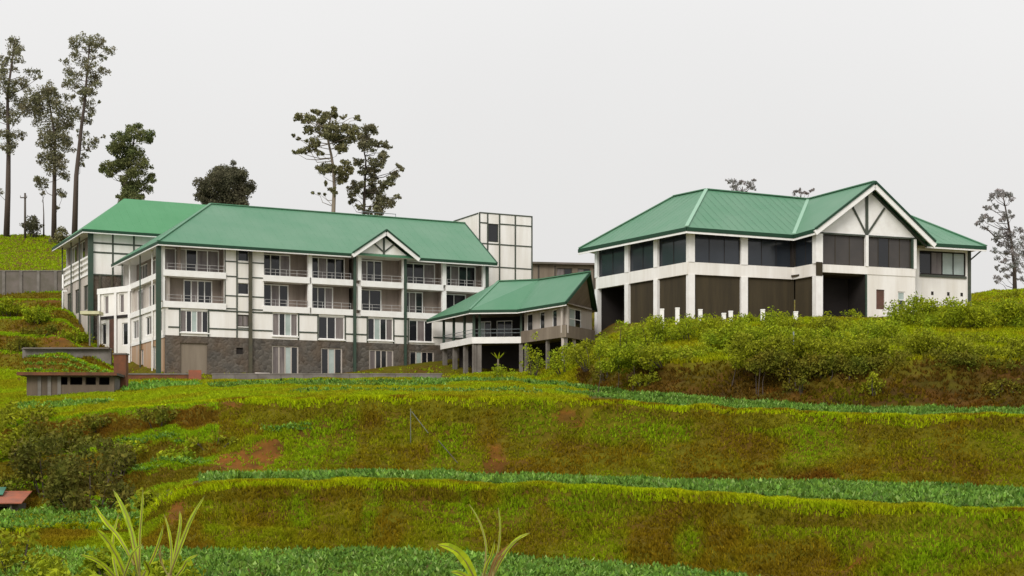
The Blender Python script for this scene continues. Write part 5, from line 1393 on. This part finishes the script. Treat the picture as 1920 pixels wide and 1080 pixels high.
def canopy():
    Y = 170.5; a = ray(150, 588, Y); f = Frame((a.x, a.y), (1, .0)); z = a.z; L = 36 / FL * Y
    t = thing('entrance_canopy', 'small pale yellow slab canopy on posts left of the white block', 'canopy', (a.x, a.y, z - 4))
    MB().box(f, 0, L, 0, 1.8, z - .05, z + .28).build('slab', M['lemon'], t)
    for u in (.9, L - .25): MB().box(f, u, u + .14, .2, .34, z - 4.2, z - .053).build('post', M['concrete'], t)
M['lemon'] = mat('pale_yellow_paint', (.62, .60, .38), .7, c2=(.5, .48, .3), scale=1.2)
canopy()
M['stay_grey'] = mat('weathered_pole_grey', (.13, .135, .10), .8, c2=(.09, .10, .07), scale=1.5)
def pole(name, label, px, y0, y1, Y, r, m, cross=None, cat='pole'):
    a = ray(px, y0, Y); b = ray(px, y1, Y); a.z = min(a.z, ground_z(a.x, Y)) - .2
    t = thing(name, label, cat, tuple(a))
    MB().tube([a, b], [r, r * .75], 8).build('pole', M[m], t, True)
    for c in cross or []:
        p, q = ray(px - c[0], c[2], Y), ray(px + c[1], c[2], Y)
        MB().beam(p - Vector((0, .2, 0)), q - Vector((0, .2, 0)), .12, .14).build('cross_arm', M[m], t)
        for e in (p, q): MB().tube([e - Vector((0, .2, 0)), e + Vector((0, -.2, .3))], [.05, .05], 6).build('insulator', M['concrete'], t)
    return t
pole('utility_pole', 'dark utility pole with short cross arm on the crest at the left', 47, 447, 362, 231, .19, 'wood', [(8, 4, 371)])
pole('white_pole', 'thin white pole at the corner of the wing, above the yellow green slope', 118, 592, 515, 184, .14, 'white_trim', [(0, 9, 546)])
pole('thin_pole', 'thin grey pole standing on the middle bank with a leaning dark net', 770, 892, 766, 84.5, .03, 'stay_grey')
a_ = ray(772, 772, 84.4); o = thing('stay_pole', 'slanting grey stay leaning on the thin grey pole on the middle bank', 'pole', tuple(ray(803, 812, 83.6)))
MB().tube([a_, ray(803, 812, 83.6)], [.028, .02], 6).build('stay', M['stay_grey'], o)
pole_b = MB().tube([ray(822, 826, 84.0), ray(858, 868, 83.0)], [.025, .02], 6)
o = thing('fallen_stake', 'pale stake lying down the bank right of the thin grey pole', 'stake', tuple(ray(858, 868, 83)))
pole_b.build('stake', M['wood'], o)

# short white posts before the hall
for k, (px, top, lab) in enumerate(((1241, 579, 'leftmost short white post, right of the second left column'), (1270, 577, 'short white post just left of the hall corner column'),
        (1313, 580, 'short white post just right of the hall corner column'), (1357, 587, 'left one of two close short white posts before the shade net'),
        (1370, 583, 'right one of two close short white posts before the shade net'), (1430, 580, 'short white post between the second front column and the inner corner'),
        (1492, 584, 'faint short white post before the inner corner of the hall'))):
    Y = 138.5; a = ray(px, 625, Y); b = ray(px, top, Y)
    t = thing('short_post', lab, 'post', tuple(a), 'short white posts before the hall')
    f = Frame((a.x, a.y), (1, 0))
    MB().box(f, -.17, .17, -.17, .17, a.z, b.z - .1).build('shaft', M['white_trim'], t)
    MB().box(f, -.19, .19, -.19, .19, b.z - .098, b.z).build('cap', M['white_trim'], t)
# pale bare stakes in the red bank
for px, y0, y1, Y, lab in ((1488, 660, 622, 110, 'pale bare stake in the hedge at the left of the red bank'), (1696, 746, 715, 100, 'pale stake at the foot of the red bank')):
    pole('stake', lab, px, y0, y1, Y, .06, 'grey_pole', cat='stake')

a = ray(482, 702, 156.5); gz = ground_z(a.x, a.y); o = thing('board', 'pale board lying on the ground against the stone base of the hotel', 'board', (a.x, a.y, gz))
f = Frame((a.x, a.y), (.893, .451)); mb = MB().hexa([f.p(0, 0, gz - .05), f.p(1.5, 0, gz - .05), f.p(1.5, .7, gz + .4), f.p(0, .7, gz + .4), f.p(0, 0, gz + .03), f.p(1.5, 0, gz + .03), f.p(1.5, .7, gz + .48), f.p(0, .7, gz + .48)])
mb.build('panel', M['beige'], o)
